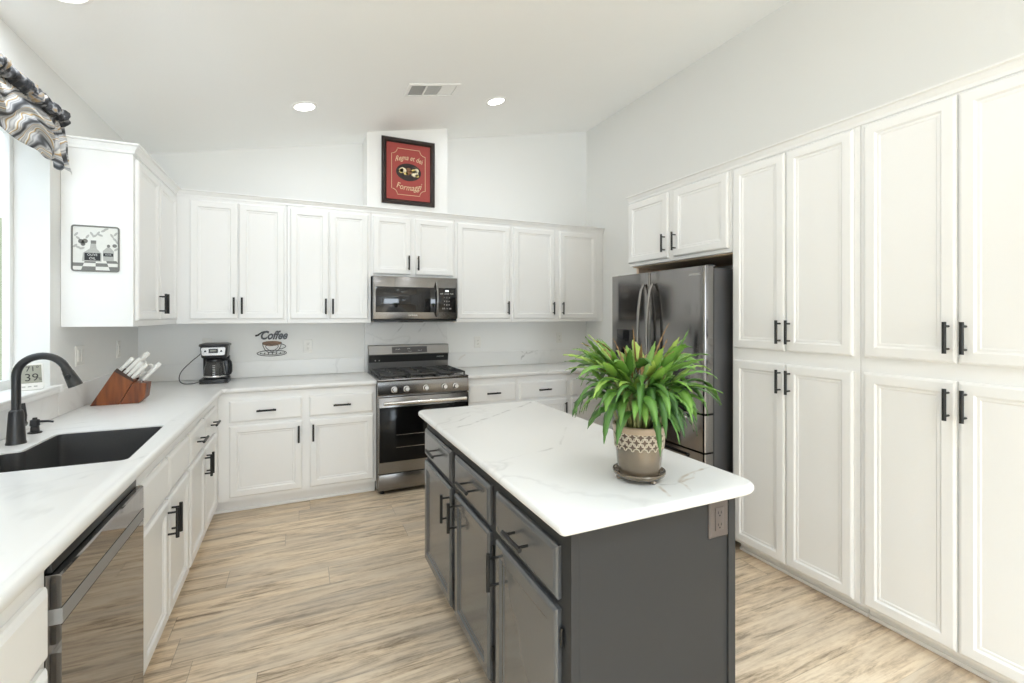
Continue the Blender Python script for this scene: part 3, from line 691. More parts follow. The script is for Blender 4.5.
for r, s in enumerate(('DEF  COOK  POP', '1   2   3', '4   5   6', '7   8   9', 'CLR   0   OK')): text_mb(s, fm, 1.205, 1.628 - r*.033, .0002, .016, .0003, mb=mb)
mb.build('lettering', M['pale_text'], kp, 0)
mb = MB(); pts = [(1.110, my-.024, 1.728)] + [(1.110, my-.024-.040*math.sin(PI*k/12)**.5, 1.728 - .300*k/12) for k in range(1, 12)] + [(1.110, my-.024, 1.428)]
mb.tube(pts, .0105, 12); mb.build('handle', M['steel_mid'], md)
text_mb('SAMSUNG', BACK(my-.022), .90, 1.436, .0002, .017, .0004).build('lettering', M['pale_text'], md, 0)
mb = MB(); mb.box(mx0+.004, mx1-.004, my-.018, YW-.02, 1.380, 1.3915, .002); mb.box(.80, 1.0, my+.02, my+.12, 1.374, 1.381); mb.build('vent', M['plastic_black'], t, 0)

# ------------------------------------------------------------------ dishwasher
t = thing('dishwasher', (-.8, 1.735, 0), 'stainless dishwasher reflecting the floor, beside the sink cabinet', 'dishwasher')
wy0, wy1 = 1.4115, 2.0285; X0 = XLB - .003
mb = MB(); mb.box(XL+.06, X0-.001, wy0+.004, wy1-.004, .09, .868); mb.build('tub', M['gap'], t, 0)
mb = MB(); prof = [(X0, .105), (X0+.031, .105), (X0+.033, .110), (X0+.033, .716), (X0+.0315, .7165), (X0+.0315, .7185), (X0+.033, .719), (X0+.033, .756), (X0+.0315, .7565), (X0+.0315, .758), (X0+.033, .7585), (X0+.033, .831), (X0+.029, .835), (X0, .835)]
mb.loops([[Vector((x, wy0, z)) for x, z in prof], [Vector((x, wy1, z)) for x, z in prof]]); dd = mb.build('door', M['mirror_steel'], t, 20)
mb = MB(); mb.box(X0+.002, X0+.014, wy0+.004, wy1-.004, .8365, .866, .003); mb.build('control_strip', M['plastic_black'], t)
mb = MB(); mb.box(X0+.0331, X0+.0345, wy0+.0005, wy1-.0005, .7195, .7555, .0005, 1); mb.box(X0+.002, X0+.0345, wy0-.0008, wy0-.0001, .7195, .7555); mb.build('handle', M['band_grey'], dd, 0)
mb = MB(); mb.box(XLB-.085, XLB-.07, wy0+.002, wy1-.002, .001, .09); mb.build('kick_plate', M['plastic_black'], t, 0)

# ------------------------------------------------------------------ sink and faucet
mb = MB(); zr = .8745
def ring(off, z):
    n = len(cut); ar = sum(cut[i][0]*cut[(i+1) % n][1] - cut[(i+1) % n][0]*cut[i][1] for i in range(n)); sg = 1 if ar > 0 else -1; out = []
    for i in range(n):
        p0, p, p1 = Vector(cut[i-1]), Vector(cut[i]), Vector(cut[(i+1) % n])
        e0 = (p - p0).normalized(); e1 = (p1 - p).normalized(); n0 = Vector((-e0.y, e0.x))*sg; n1 = Vector((-e1.y, e1.x))*sg
        m = (n0 + n1).normalized(); k = -off / max(.5, m.dot(n0)); out.append(Vector((p.x + m.x*k, p.y + m.y*k, z)))
    return out
mb.loops([ring(-.004, .655), ring(-.004, .9085), ring(-.007, .9085), ring(-.010, .690), ring(-.014, .676), ring(-.020, .668)])
s = mb.build('sink', M['sink'], smooth=40); tag(s, 'dark graphite undermount sink below the window', 'sink')
mb = MB(); mb.lathe([(.045, .6690), (.045, .6705), (.036, .671), (.03, .6695)], (-.80, 2.40, 0), 24); mb.build('drain', M['steel_dark'], s)
FXc, FYc = -1.044, 2.54
t = thing('kitchen_faucet', (FXc, FYc, .9145), 'matte black gooseneck faucet with pull-down head behind the sink', 'faucet')
mb = MB(); mb.lathe([(.031, .9145), (.031, .918), (.029, .925), (.023, 1.035), (.021, 1.047), (.016, 1.052)], (FXc, FYc, 0), 28); mb.build('base', M['faucet'], t)
R = .079; pts = [(FXc, FYc, 1.045), (FXc, FYc, 1.10), (FXc, FYc, 1.187)]
for k in range(1, 17):
    a = PI * (1 - k / 16 * .90); pts.append((FXc + R + R*math.cos(a), FYc, 1.187 + R*math.sin(a)))
mb = MB(); mb.tube(pts, .0145, 16); mb.build('spout', M['faucet'], t)
e = Vector(pts[-1]); dr_ = (e - Vector(pts[-2])).normalized()
mb = MB(); mb.tube([e - dr_*.004, e + dr_*.012, e + dr_*.016, e + dr_*.070, e + dr_*.080, e + dr_*.082], [.0155, .0165, .0185, .024, .025, .021], 20); hd = mb.build('spray_head', M['faucet'], t)
mb = MB(); c = e + dr_*.035 + Vector((.0, -.0205, 0)); mb.tube([c, c + Vector((0, -.004, 0))], [.009, .008], 14); mb.build('button', M['plastic_black'], hd)
mb = MB(); mb.tube([(FXc, FYc+.018, .985), (FXc, FYc+.055, .985)], .014, 14); mb.tube([(FXc, FYc+.048, .985), (FXc-.004, FYc+.068, 1.015), (FXc-.010, FYc+.074, 1.066)], [.012, .010, .0075], 12); mb.build('lever', M['faucet'], t)
t = thing('soap_dispenser', (-1.065, 2.74, .9145), 'small black soap pump beside the faucet', 'soap dispenser')
mb = MB(); mb.lathe([(.024, .9145), (.024, .919), (.016, .922), (.014, .945), (.017, .948), (.016, .972), (.008, .976), (.008, .982)], (-1.065, 2.74, 0), 22); mb.build('base', M['faucet'], t)
mb = MB(); mb.tube([(-1.070, 2.74, .964), (-1.02, 2.735, .964), (-1.0, 2.733, .960)], [.006, .005, .0045], 10); mb.build('spout', M['faucet'], t)

# ------------------------------------------------------------------ weather clock on the sill
t = thing('weather_clock', (-1.175, 2.93, 1.081), 'small white digital clock on the windowsill', 'clock')
o = Vector((-1.200, 2.905, 1.0815)); uu = Vector((.86, .51, 0)).normalized(); nn = Vector((uu.y, -uu.x, 0)); 
tv = (Vector((0, 0, 1)) - nn*.25).normalized(); tn = nn.copy(); tn = (nn + Vector((0, 0, .25))).normalized()
fc = lambda u, v, d: o + uu*u + tv*v + tn*d
mb = MB(); mb.loops([[fc(u, v, d) for u, v in rounded(rect(0, .10, .001, .125, i), .01, 3)] for i, d in [(0, -.018), (0, -.002), (.002, 0)]]); mb.build('body', M['plate'], t)
mb = MB(); mb.prism(rect(.007, .093, .033, .118), fc, -.001, .0012); lc = mb.build('screen', M['lcd'], t, 0)
mb = text_mb('71°', fc, .062, .099, .0013, .034, .0003); text_mb('39', fc, .058, .058, .0013, .050, .0003, mb=mb); text_mb('%', fc, .086, .050, .0013, .018, .0003, mb=mb); mb.build('lettering', M['plastic_black'], lc, 0)
mb = MB()
for u in (.03, .05, .07): mb.prism(rect(u-.006, u+.006, .014, .019), fc, 0, .002)
mb.build('button', M['print_mid'], t, 0)
mb = MB(); mb.prism([(0, 0), (.03, 0), (0, .06)], lambda a, b, d: o + uu*(.05+d) + Vector((0, 0, b)) - nn*(.018 + a*1.0), -.03, .03); mb.build('stand', M['plate'], t, 0)

# ------------------------------------------------------------------ valance over the sink window
t = thing('window_valance', (XL+.06, 2.3, 2.4), 'grey black and gold swirl-patterned valance above the sink window', 'valance')
VY0, VY1 = 1.50, 2.985
mb = MB(); mb.tube([(XL+.075, VY0-.02, 2.385), (XL+.075, VY1+.015, 2.385)], .010, 10)
for y in (VY0+.03, VY1-.01): mb.box(XL+.001, XL+.075, y-.006, y+.006, 2.379, 2.391)
mb.build('curtain_rod', M['black'], t)
nu, nv = 320, 40; LV = VY1 - VY0; bm = bmesh.new(); uvl = bm.loops.layers.uv.new('UVMap'); grid = []
TL = .13                                                         # width of the hanging tail at each end
for i in range(nu + 1):
    s = i / nu; y = VY0 + LV*s; e = min(s, 1-s)*LV; row = []
    q = (s*LV - TL) / ((LV - 2*TL)/3); swag = q % 1.0
    tail = max(0.0, min(1.0, (TL + .02 - e)/.05))
    drop = (.222 + .045*math.sin(PI*max(0, min(1, swag)))**.8)*(1-tail) + (.262 - .045*abs(math.sin(e*38)))*tail
    for j in range(nv + 1):
        v = j / nv
        cat = math.sin(PI*swag)*(1-tail)
        ph = v*3.4 + 1.3*cat + .5*noise.noise((s*6, v*2, 3))
        fold = (.5 + .5*math.sin(2*PI*ph))*(1-tail)*math.sin(PI*min(1, v*1.05 + .02))
        pleat = math.sin(e*2*PI/.045 + 1.2*v)*(.006 + .018*v)*tail
        x = XL + .080 + .022*fold + pleat + .055*cat*math.sin(PI*.5*v)**1.3*(1 - .35*v) + .020*v + .010*noise.noise((s*14, v*3, 1))
        z = 2.387 - drop*v + .012*noise.noise((s*10, v*3, 7))*v - .010*fold
        yy = y + .020*noise.noise((s*12, v*4, 11))*v + .012*math.sin(v*6)*tail
        row.append((bm.verts.new((x, yy, z)), (s*2.6 + .2*noise.noise((s*4, v, 5)) + .25*tail, v*.8 + .35*cat*v)))
    grid.append(row)
for i in range(nu):
    for j in range(nv):
        q = [grid[i][j], grid[i+1][j], grid[i+1][j+1], grid[i][j+1]]
        f = bm.faces.new([a[0] for a in q])
        for l, a in zip(f.loops, q): l[uvl].uv = a[1]
mb = MB(); mb.bm.free(); mb.bm = bm; fab = mb.build('swag', M['swirl'], t, 60)
so = fab.modifiers.new('thickness', 'SOLIDIFY'); so.thickness = .003
bm = bmesh.new(); grid = []
for i in range(nu*2 + 1):
    s = i / (nu*2); y = VY0 + LV*s; row = []
    g = .5 + .5*math.sin(2*PI*s*64 + 4*noise.noise((s*20, 0, 2)))
    for j in range(13):
        a = j / 12; r = .020 + .010*g + .016*noise.noise((s*38, a*3, 0)); th = -1.2 + a*4.4
        fr = .020*(.4 + noise.noise((s*55, 3, 0)))*max(0, math.cos(th))**3
        row.append(bm.verts.new((XL+.084 + r*1.25*math.sin(th), y + .010*noise.noise((s*50, a*4, 9)), 2.390 + r*math.cos(th) + fr)))
    grid.append(row)
for i in range(nu*2):
    for j in range(12): bm.faces.new((grid[i][j], grid[i+1][j], grid[i+1][j+1], grid[i][j+1]))
mb = MB(); mb.bm.free(); mb.bm = bm; rf = mb.build('ruffle', M['ruffle'], t, 50)
so = rf.modifiers.new('thickness', 'SOLIDIFY'); so.thickness = .002

# ------------------------------------------------------------------ island
IX0, IX1, IY0, IY1, ITOP = .632, 1.212, 1.022, 2.508, .8825
t = thing('kitchen_island', (.92, 1.77, 0), 'charcoal island cabinet with three drawers over three doors', 'island')
fi = RIGHT(IX0)
mb = MB(); mb.box(IX0, IX1, IY0+.004, IY1, .10, ITOP); mb.build('body', M['char'], t, 0)
mb = MB(); mb.box(IX0+.07, IX1-.01, IY0+.03, IY1-.01, .001, .0995); mb.build('toe_kick', M['char'], t, 0)
mb = MB(); mb.box(IX0-.003, IX0+.022, IY0-.004, IY0+.0035, .10, ITOP, .0015); mb.box(IX1-.026, IX1+.003, IY0-.006, IY0+.0035, .001, ITOP, .0015); mb.box(IX0+.0225, IX1-.0265, IY0, IY0+.0035, .03, ITOP); mb.build('end_panel', M['char'], t, 0)
for k, (a, b, hs) in enumerate(((1.070, 1.492, 'far'), (1.552, 1.958, 'far'), (2.018, 2.492, 'near'))):
    add_drawer(fi, -b, -a, .680, .822, t, M['char_door'])
    d = add_door(fi, -b, -a, .120, .655, 'l' if hs == 'far' else 'r', 't', t, M['char_door'], fw=.045)
    for z in (.20, .56):
        mb = MB(); yy = a - .010; mb.cyl((IX0-.006, yy, z), (IX0-.006, yy, z+.05), .0045, seg=10); mb.build('hinge', M['black'], d)
o = slab2d('countertop', [rounded([(.582, .985), (1.303, .985), (1.303, 2.548), (.582, 2.548)], [.022, .080, .03, .05], 8)], .8835, .914, .0145, M['stone_island'])
tag(o, 'white marble-look island countertop under the potted plant', 'countertop')
def outlet(fr, u, v, label, w=.070, h=.115, kind='duplex', m=None, gangs=1, mh=None, group=None):
    t = thing('wall_outlet' if kind == 'duplex' else 'light_switch', fr(u, v, 0), label, 'outlet' if kind == 'duplex' else 'light switch', group)
    m = m or M['plate']; W_ = w if gangs == 1 else w + .046*(gangs-1)
    mb = MB(); mb.loops([[fr(a, b, d) for a, b in rect(u-W_/2, u+W_/2, v-h/2, v+h/2, i)] for i, d in [(0, .0005), (0, .003), (.004, .006)]]); mb.build('plate', m, t)
    for g in range(gangs):
        gu = u + (g - (gangs-1)/2)*.046
        mb = MB(); mb.loops([[fr(a, b, d) for a, b in rect(gu-.0165, gu+.0165, v-.034, v+.034, i)] for i, d in [(0, .0055), (0, .008), (.001, .0085)]])
        p = mb.build('receptacle' if kind == 'duplex' else 'rocker', m, t)
        if kind == 'duplex':
            mb = MB()
            for s in (-.018, .018):
                for q in (-.006, .006): mb.prism(rect(gu+q-.0012, gu+q+.0012, v+s-.003, v+s+.005), fr, .0084, .0089)
                mb.prism(rect(gu-.0025, gu+.0025, v+s-.010, v+s-.006), fr, .0084, .0089)
            mb.build('slot', mh or M['plate_hole'], p, 0)
    return t
outlet(BACK(IY0), 1.146, .822, 'brown outlet plate on the island end panel', .078, .112, m=M['plate_brown'], mh=M['gap'])
outlet(LEFT(XL), 3.43, 1.205, 'white double switch plate on the left wall beside the window', kind='switch', gangs=2)
outlet(LEFT(XL), 4.05, 1.20, 'white outlet on the left wall above the knife block')
outlet(BACK(YW), .062, 1.165, 'white outlet between the coffee sign and the range')
outlet(BACK(YW), 1.652, 1.163, 'white outlet just right of the range above the vein')
outlet(BACK(YW), 2.612, 1.190, 'white outlet in the far right corner below the wall cabinet')
outlet(BACK(YW), -.69, 1.19, 'white outlet behind the coffee maker')

# ------------------------------------------------------------------ potted plant on its saucer
PC = Vector((.984, 1.185, 0)); zt0 = .9145
t = thing('plant_saucer', (PC.x, PC.y, zt0), 'taupe glazed saucer with small feet under the plant pot', 'saucer')
mb = MB(); mb.lathe([(.050, .924), (.070, .925), (.079, .931), (.0825, .939), (.0815, .943), (.077, .942), (.073, .936), (.066, .9345), (.02, .9335)], PC, 48); mb.build('dish', M['bronze'], t)
for k in range(3):
    a = .6 + k*2*PI/3; mb = MB(); mb.lathe([(.008, .9147), (.011, .918), (.010, .9245)], PC + Vector((.062*math.cos(a), .062*math.sin(a), 0)), 14); mb.build('foot', M['bronze'], t)
t = thing('potted_plant', (PC.x, PC.y, .935), 'leafy green plant in a taupe glazed pot on the island', 'plant')
def pot_r(z): return .065 + (.0785 - .065) * ((z - .936) / .140)**.85
zs = [.936 + .140*k/10 for k in range(11)]
mb = MB(); mb.lathe([(.058, .9352)] + [(pot_r(z), z) for z in zs] + [(.0815, 1.078), (.0825, 1.084), (.080, 1.088), (.0735, 1.086), (.072, 1.062), (.0, 1.060)], PC, 56, True, False); pot = mb.build('pot', M['bronze'], t)
mb = MB(); bz0, bz1 = 1.024, 1.066
mb.lathe([(pot_r(bz0)+.0003, bz0), (pot_r(bz0)+.0012, bz0+.001), (pot_r(bz1)+.0012, bz1-.001), (pot_r(bz1)+.0003, bz1)], PC, 56, False, False); mb.build('band', M['band'], pot)
mb = MB(); mb.lathe([(.0795, 1.067), (.0815, 1.069), (.0828, 1.078), (.0832, 1.086), (.080, 1.0895), (.0745, 1.0885)], PC, 56, False, False); mb.build('rim', M['rim_tan'], pot)
mb = MB(); NC = 20
for row in range(3):
    for k in range(NC):
        a0 = 2*PI*(k + .5*(row % 2))/NC; zc = 1.028 + row*.0165; pts = []
        for q in range(25):
            th = 2*PI*q/24; rr = .0088*(1 + .30*math.cos(4*th)); du = rr*math.cos(th); dv = rr*math.sin(th)
            z = zc + dv*1.05; r = pot_r(min(z, 1.075)) + .0018; a = a0 + du*1.15/r
            pts.append(PC + Vector((r*math.cos(a), r*math.sin(a), z)))
        mb.tube(pts, .0019, 5, False)
mb.build('trellis', M['bone'], pot)
mb = MB(); mb.lathe([(.0715, 1.070), (.05, 1.074), (.0, 1.075)], PC, 30, False, False); mb.build('soil', M['soil'], t)
rnd = random.Random(11)
def leaf(bm, tone_layer, base, az, elev, length, width, droop, tone, twist):
    n = 18; d = Vector((math.cos(az)*math.cos(elev), math.sin(az)*math.cos(elev), math.sin(elev))); p = Vector(base); st = length/n
    side = Vector((-math.sin(az), math.cos(az), 0)); rows = []
    for k in range(n+1):
        s = k/n
        w = width*1.25*min(1, .25 + s*3.0)*(1 - s**2.2)**.8
        if s > .12: w *= 1 + .07*math.sin(k*2.6 + twist*3)
        if k == n: w = width*.05
        nrm = side.cross(d).normalized(); sd = (side*math.cos(twist*s) + nrm*math.sin(twist*s)).normalized()
        wav = nrm*(.0015*math.sin(k*1.9 + az*5)); cup = nrm*(w*.28)
        rows.append((bm.verts.new(p + sd*w + cup + wav), bm.verts.new(p), bm.verts.new(p - sd*w + cup - wav)))
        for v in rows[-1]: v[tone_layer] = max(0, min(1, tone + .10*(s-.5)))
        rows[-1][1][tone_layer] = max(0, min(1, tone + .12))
        p = p + d*st
        d = (d + Vector((0, 0, -droop*st*(.35+1.5*s)/length*2.2))).normalized()
    for a, b in zip(rows, rows[1:]):
        bm.faces.new((a[0], a[1], b[1], b[0])); bm.faces.new((a[1], a[2], b[2], b[1]))
bm = bmesh.new(); tone_layer = bm.verts.layers.float.new('leaf_tone')
bmd = bmesh.new(); tl2 = bmd.verts.layers.float.new('leaf_tone')
stems = MB()
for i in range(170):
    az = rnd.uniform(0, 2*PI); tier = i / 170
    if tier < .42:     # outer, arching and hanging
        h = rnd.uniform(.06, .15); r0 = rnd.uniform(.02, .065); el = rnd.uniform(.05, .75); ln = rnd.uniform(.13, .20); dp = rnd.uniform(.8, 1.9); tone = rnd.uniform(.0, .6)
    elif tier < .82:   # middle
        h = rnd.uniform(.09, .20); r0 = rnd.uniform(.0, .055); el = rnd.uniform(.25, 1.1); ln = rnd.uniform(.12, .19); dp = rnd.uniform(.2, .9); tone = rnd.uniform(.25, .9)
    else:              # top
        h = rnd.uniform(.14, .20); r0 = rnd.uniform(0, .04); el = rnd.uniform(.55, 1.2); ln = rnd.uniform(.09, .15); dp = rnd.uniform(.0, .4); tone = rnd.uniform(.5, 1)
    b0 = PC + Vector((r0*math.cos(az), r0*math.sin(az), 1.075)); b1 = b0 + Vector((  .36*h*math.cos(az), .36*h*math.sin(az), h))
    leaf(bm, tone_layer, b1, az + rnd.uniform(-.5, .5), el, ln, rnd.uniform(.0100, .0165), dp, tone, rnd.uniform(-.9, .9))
    if i % 2 == 0: stems.tube([b0 - Vector((0, 0, .01)), (b0+b1)/2 + Vector((0, 0, .006)), b1], [.004, .0034, .0024], 7)
for i in range(26):
    az = rnd.uniform(0, 2*PI); h = rnd.uniform(.14, .22); b1 = PC + Vector((.05*math.cos(az), .05*math.sin(az), 1.075 + h))
    leaf(bmd, tl2, b1, az, rnd.uniform(.35, 1.2), rnd.uniform(.10, .17), rnd.uniform(.0025, .006), rnd.uniform(.0, .4), .5, rnd.uniform(-1, 1))
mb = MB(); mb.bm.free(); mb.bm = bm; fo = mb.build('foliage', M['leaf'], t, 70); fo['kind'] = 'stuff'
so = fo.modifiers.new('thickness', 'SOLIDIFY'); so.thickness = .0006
mb = MB(); mb.bm.free(); mb.bm = bmd; fo = mb.build('dry_foliage', M['dry'], t, 70); fo['kind'] = 'stuff'; fo['label'] = 'brown dried leaf tips'
so = fo.modifiers.new('thickness', 'SOLIDIFY'); so.thickness = .0006
st = stems.build('stems', M['stalk'], t); st['kind'] = 'stuff'

# ------------------------------------------------------------------ coffee maker
cx, cy = -.602, 4.262
t = thing('coffee_maker', (cx, cy, .9145), 'black drip coffee maker with glass carafe in the left corner', 'coffee maker')
mb = MB(); mb.loops([[Vector((x, y, z)) for x, y in rounded([(cx-.095, cy-.105), (cx+.095, cy-.105), (cx+.095, cy+.105), (cx-.095, cy+.105)], .035, 5)] for z in (.9147, .940, .946)]); mb.build('base', M['plastic_black'], t)
mb = MB(); mb.loops([[Vector((x, y, z)) for x, y in rounded([(cx-.088, cy+.035), (cx+.088, cy+.035), (cx+.09, cy+.105), (cx-.09, cy+.105)], .015, 4)] for z in (.946, 1.115)]); mb.build('tower', M['plastic_black'], t)
mb = MB(); mb.loops([[Vector((cx + x*s, cy + y*s, z)) for x, y in rounded([(-.092, -.092), (.092, -.092), (.092, .105), (-.092, .105)], .045, 6)] for z, s in ((1.108, .88), (1.116, .93), (1.19, 1.0), (1.196, 1.0))]); hd = mb.build('brew_head', M['plastic_black'], t)
mb = MB(); mb.loops([[Vector((cx + x*s, cy + y*s, z)) for x, y in rounded([(-.100, -.100), (.100, -.100), (.100, .108), (-.100, .108)], .05, 6)] for z, s in ((1.1965, .98), (1.204, 1.02), (1.214, .98), (1.219, .8))]); mb.build('lid', M['plastic_black'], t)
ring_ = [(cx + .0915*math.sin(a)*1.02, cy - .093*math.cos(a)) for a in [(-1.0 + 2*k/12) * .80 for k in range(13)]]
mb = MB(); fcf = BACK(cy - .0925)
mb.loops([[fcf(u, v, d) for u, v in rounded([(cx-.074, 1.130), (cx+.074, 1.130), (cx+.080, 1.190), (cx-.080, 1.190)], .012, 4)] for d in (-.006, .0035)]); cpn = mb.build('control_panel', M['steel'], hd)
mb = MB(); mb.prism(rect(cx-.030, cx+.030, 1.148, 1.180), fcf, .003, .006); cdp = mb.build('display', M['glass_black'], cpn, 0)
mb = MB(); mb.prism(rect(cx-.020, cx+.020, 1.160, 1.172), fcf, .006, .0065); mb.build('screen', M['lcd'], cdp, 0)
for s in (-.052, .052):
    mb = MB(); mb.cyl(fcf(cx+s, 1.162, .003), fcf(cx+s, 1.162, .009), .007, seg=14); mb.build('button', M['plastic_black'], cpn)
cc = Vector((cx, cy-.030, 0))
prof = [(.055, .9475), (.070, .952), (.074, .975), (.070, 1.02), (.060, 1.06), (.056, 1.078)]
mb = MB(); mb.lathe(prof + [(r-.003, z) for r, z in prof[::-1]], cc, 36, True, True); ca = mb.build('carafe', M['carafe'], t)
mb = MB(); mb.lathe([(.076, .962), (.077, .966), (.076, .974), (.074, .974)], cc, 36, False, False); mb.build('band', M['steel_bright'], ca)
mb = MB(); mb.lathe([(.0575, 1.074), (.060, 1.080), (.058, 1.096), (.03, 1.104)], cc, 30); mb.build('lid', M['plastic_black'], ca)
hx = Vector((math.cos(-.2), math.sin(-.2), 0)); hp = lambda r, z: cc + hx*r + Vector((0, 0, z))
mb = MB(); mb.tube([hp(.056, 1.086), hp(.085, 1.092), hp(.100, 1.087), hp(.109, 1.073), hp(.112, 1.05), hp(.112, 1.0), hp(.107, .984), hp(.095, .974), hp(.076, .972)], [.008, .009, .010, .0105, .011, .011, .010, .008, .006], 10); mb.build('handle', M['plastic_black'], ca)
mb = MB()
for k in range(6): mb.prism(rect(-.008, .008, .985 + k*.013, .988 + k*.013), lambda u, v, d: Vector((cc.x + .004 + u, cc.y - .0745 + .0002*(v-.975)*100 + d, v)), -.001, .001)
mb.build('scale_marks', M['pale_text'], ca, 0)
mb = MB(); mb.tube(spline([(-.70, 4.474, 1.175), (-.705, 4.45, 1.172), (-.72, 4.40, 1.13), (-.77, 4.32, 1.075), (-.82, 4.26, 1.01), (-.828, 4.22, .955), (-.80, 4.20, .923), (-.74, 4.22, .9185), (cx-.094, 4.27, .9255)]), .0032, 8); mb.build('power_cord', M['cord'], t)
mb = MB(); mb.box(-.712, -.69, 4.45, 4.473, 1.162, 1.186, .003); mb.build('plug', M['plastic_black'], t)

# ------------------------------------------------------------------ knife block and knives
by0, by1 = 3.42, 3.525
t = thing('knife_block', (-.97, 3.47, .9145), 'slanted reddish wood knife block on the left counter', 'knife block')
fk = lambda u, v, d: Vector((u, d, v))
poly = [(-1.094, .9147), (-.962, .9147), (-.898, 1.043), (-.985, 1.108)]
mb = MB(); mb.prism(poly, fk, by0, by1); mb.build('body', M['acacia'], t, 0)
mb = MB(); p2 = [(-.960, .9147), (-.872, .9147), (-.842, .945), (-.832, 1.030), (-.897, 1.036)]; mb.prism(p2, fk, by0+.004, by1-.004); mb.build('front_block', M['acacia'], t, 0)
sl = (Vector((-.898, 0, 1.043)) - Vector((-.985, 0, 1.108))); su = sl.normalized(); sn = Vector((-su.z, 0, su.x))
if sn.z < 0: sn = -sn
mb = MB()
for d0 in (by0-.001, by1-.006): mb.loops([[Vector((-.985, d0, 1.108)) + su*a + sn*b + Vector((0, c, 0)) for a, b, c in ((0, 0, 0), (sl.length, 0, 0), (sl.length, .010, 0), (0, .022, 0))], [Vector((-.985, d0, 1.108)) + su*a + sn*b + Vector((0, c, 0)) for a, b, c in ((0, 0, .007), (sl.length, 0, .007), (sl.length, .010, .007), (0, .022, .007))]])
mb.build('slot_rail', M['acacia_dark'], t, 0)
def knife(a, y, L, label, r=.0085, bolster=True, base=None):
    p = (Vector((-.985, 0, 1.108)) + su*a) if base is None else Vector((base[0], 0, base[1])); p.y = y
    n = sn.copy() if base is None else Vector((.58, 0, .81)).normalized(); n = (n + Vector((.10, -.02, 0))).normalized()
    k = thing('kitchen_knife', p, label, 'knife', 'white-handled knives in the block'); L *= 1.25; r *= 1.2
    mb = MB(); side = Vector((0, 1, 0))
    def sect(s, w, h): c = p + n*s; q = side.cross(n).normalized(); return [c + side*(w*math.cos(th)) + q*(h*math.sin(th)) for th in [2*PI*i/12 for i in range(12)]]
    mb.loops([sect(s*L, r*.72*wf_, r*hf) for s, wf_, hf in ((.10, .9, .9), (.14, 1, 1), (.40, 1, .92), (.70, 1, 1.08), (.93, 1.02, 1.2), (1.0, .7, .9))]); mb.build('handle', M['handle_white'], k)
    mb = MB(); mb.loops([sect(s, .005, r*.85) for s in (.0025, L*.10)]); mb.build('bolster', M['steel_bright'], k)
for a, y, L, lb in ((.014, by0+.026, .088, 'white-handled knife nearest the window in the front row of the block'), (.042, by0+.024, .102, 'second white-handled knife from the window in the front row'),
                    (.066, by0+.022, .090, 'third white-handled knife from the window in the front row'), (.090, by0+.022, .094, 'white-handled knife in the front row farthest from the window')):
    knife(a, y, L, lb)
knife(0, by0+.045, .115, 'white-handled knife standing upright from the low front block', base=(-.868, 1.0345))
knife(.045, by1-.034, .135, 'tallest white-handled knife at the back of the block', .010)
# scissors: two ring handles at the back
p = Vector((-.985, by1-.030, 1.108)) + su*.084; k = thing('kitchen_scissors', p, 'white-handled scissors with loop grips at the back of the block', 'scissors', 'white-handled knives in the block')
for dx, nm in ((-.012, 'grip'), (.028, 'grip')):
    mb = MB(); c = p + sn*.088 + su*dx; q = [c + su*(.016*math.cos(2*PI*i/20)) + sn*(.028*math.sin(2*PI*i/20)) for i in range(21)]; mb.tube(q, .0045, 8, False)
    mb.tube([p + sn*.0009 + su*(dx*.3), p + sn*.062 + su*dx], [.006, .0045], 8); mb.build(nm, M['handle_white'], k)

# ------------------------------------------------------------------ coffee wall sign
fs = BACK(YW); sx, sz = -.22, 1.20
t = thing('coffee_sign', (sx, YW, 1.09), 'black Coffee cup wall sign between coffee maker and outlet', 'sign')
text_mb('Coffee', fs, sx+.010, 1.262, .004, .098, .003, .40, squash=.78, bold=.0035).build('lettering', M['plastic_black'], t, 0)
mb = MB()
def wire(pts, r=.0028): mb.tube([fs(u, v, .006) for u, v in pts], r, 6)
mb.tube([fs(sx-.125, 1.262, .006), fs(sx-.105, 1.268, .006), fs(sx-.075, 1.292, .006), fs(sx-.05, 1.300, .006)], [.008, .007, .005, .003], 8)
cupw, cz1, cz0 = .072, 1.205, 1.118
wire([(sx-cupw + .0, cz1), (sx-cupw+.004, cz1-.03), (sx-cupw+.018, cz1-.062), (sx-.030, cz0+.002), (sx+.030, cz0+.002), (sx+cupw-.018, cz1-.062), (sx+cupw-.004, cz1-.03), (sx+cupw, cz1)])
wire([(sx+cupw-.002, cz1-.012)] + [(sx+cupw + .034*math.sin(PI*k/10)*1.0, cz1-.014 - .045*k/10) for k in range(11)] + [(sx+cupw-.014, cz1-.056)])
wire([(sx + .112*math.cos(2*PI*k/40), 1.112 + .024*math.sin(2*PI*k/40)) for k in range(41)])
wire([(sx + .085*math.cos(PI + PI*k/20), 1.114 + .014*math.sin(PI + PI*k/20)) for k in range(21)], .002)
hp_ = []
for k in range(41):
    a = 2*PI*k/40; hp_.append((sx + .0030*16*math.sin(a)**3, 1.160 + .0026*(13*math.cos(a) - 5*math.cos(2*a) - 2*math.cos(3*a) - math.cos(4*a))))
wire(hp_, .0024)
for k in range(7): wire([(sx-.09+.03*k, 1.100 + .006*abs(k-3)/3), (sx-.082+.03*k, 1.118)], .003)
mb.build('wire_cup', M['plastic_black'], t)
mb = MB(); mb.prism([(sx-.070, 1.207), (sx-.066, 1.186), (sx-.04, 1.176), (sx-.01, 1.172), (sx+.03, 1.176), (sx+.066, 1.188), (sx+.070, 1.207), (sx+.04, 1.214), (sx, 1.216), (sx-.04, 1.214)], fs, .002, .006); mb.build('coffee_fill', M['coffee_brown'], t, 0)

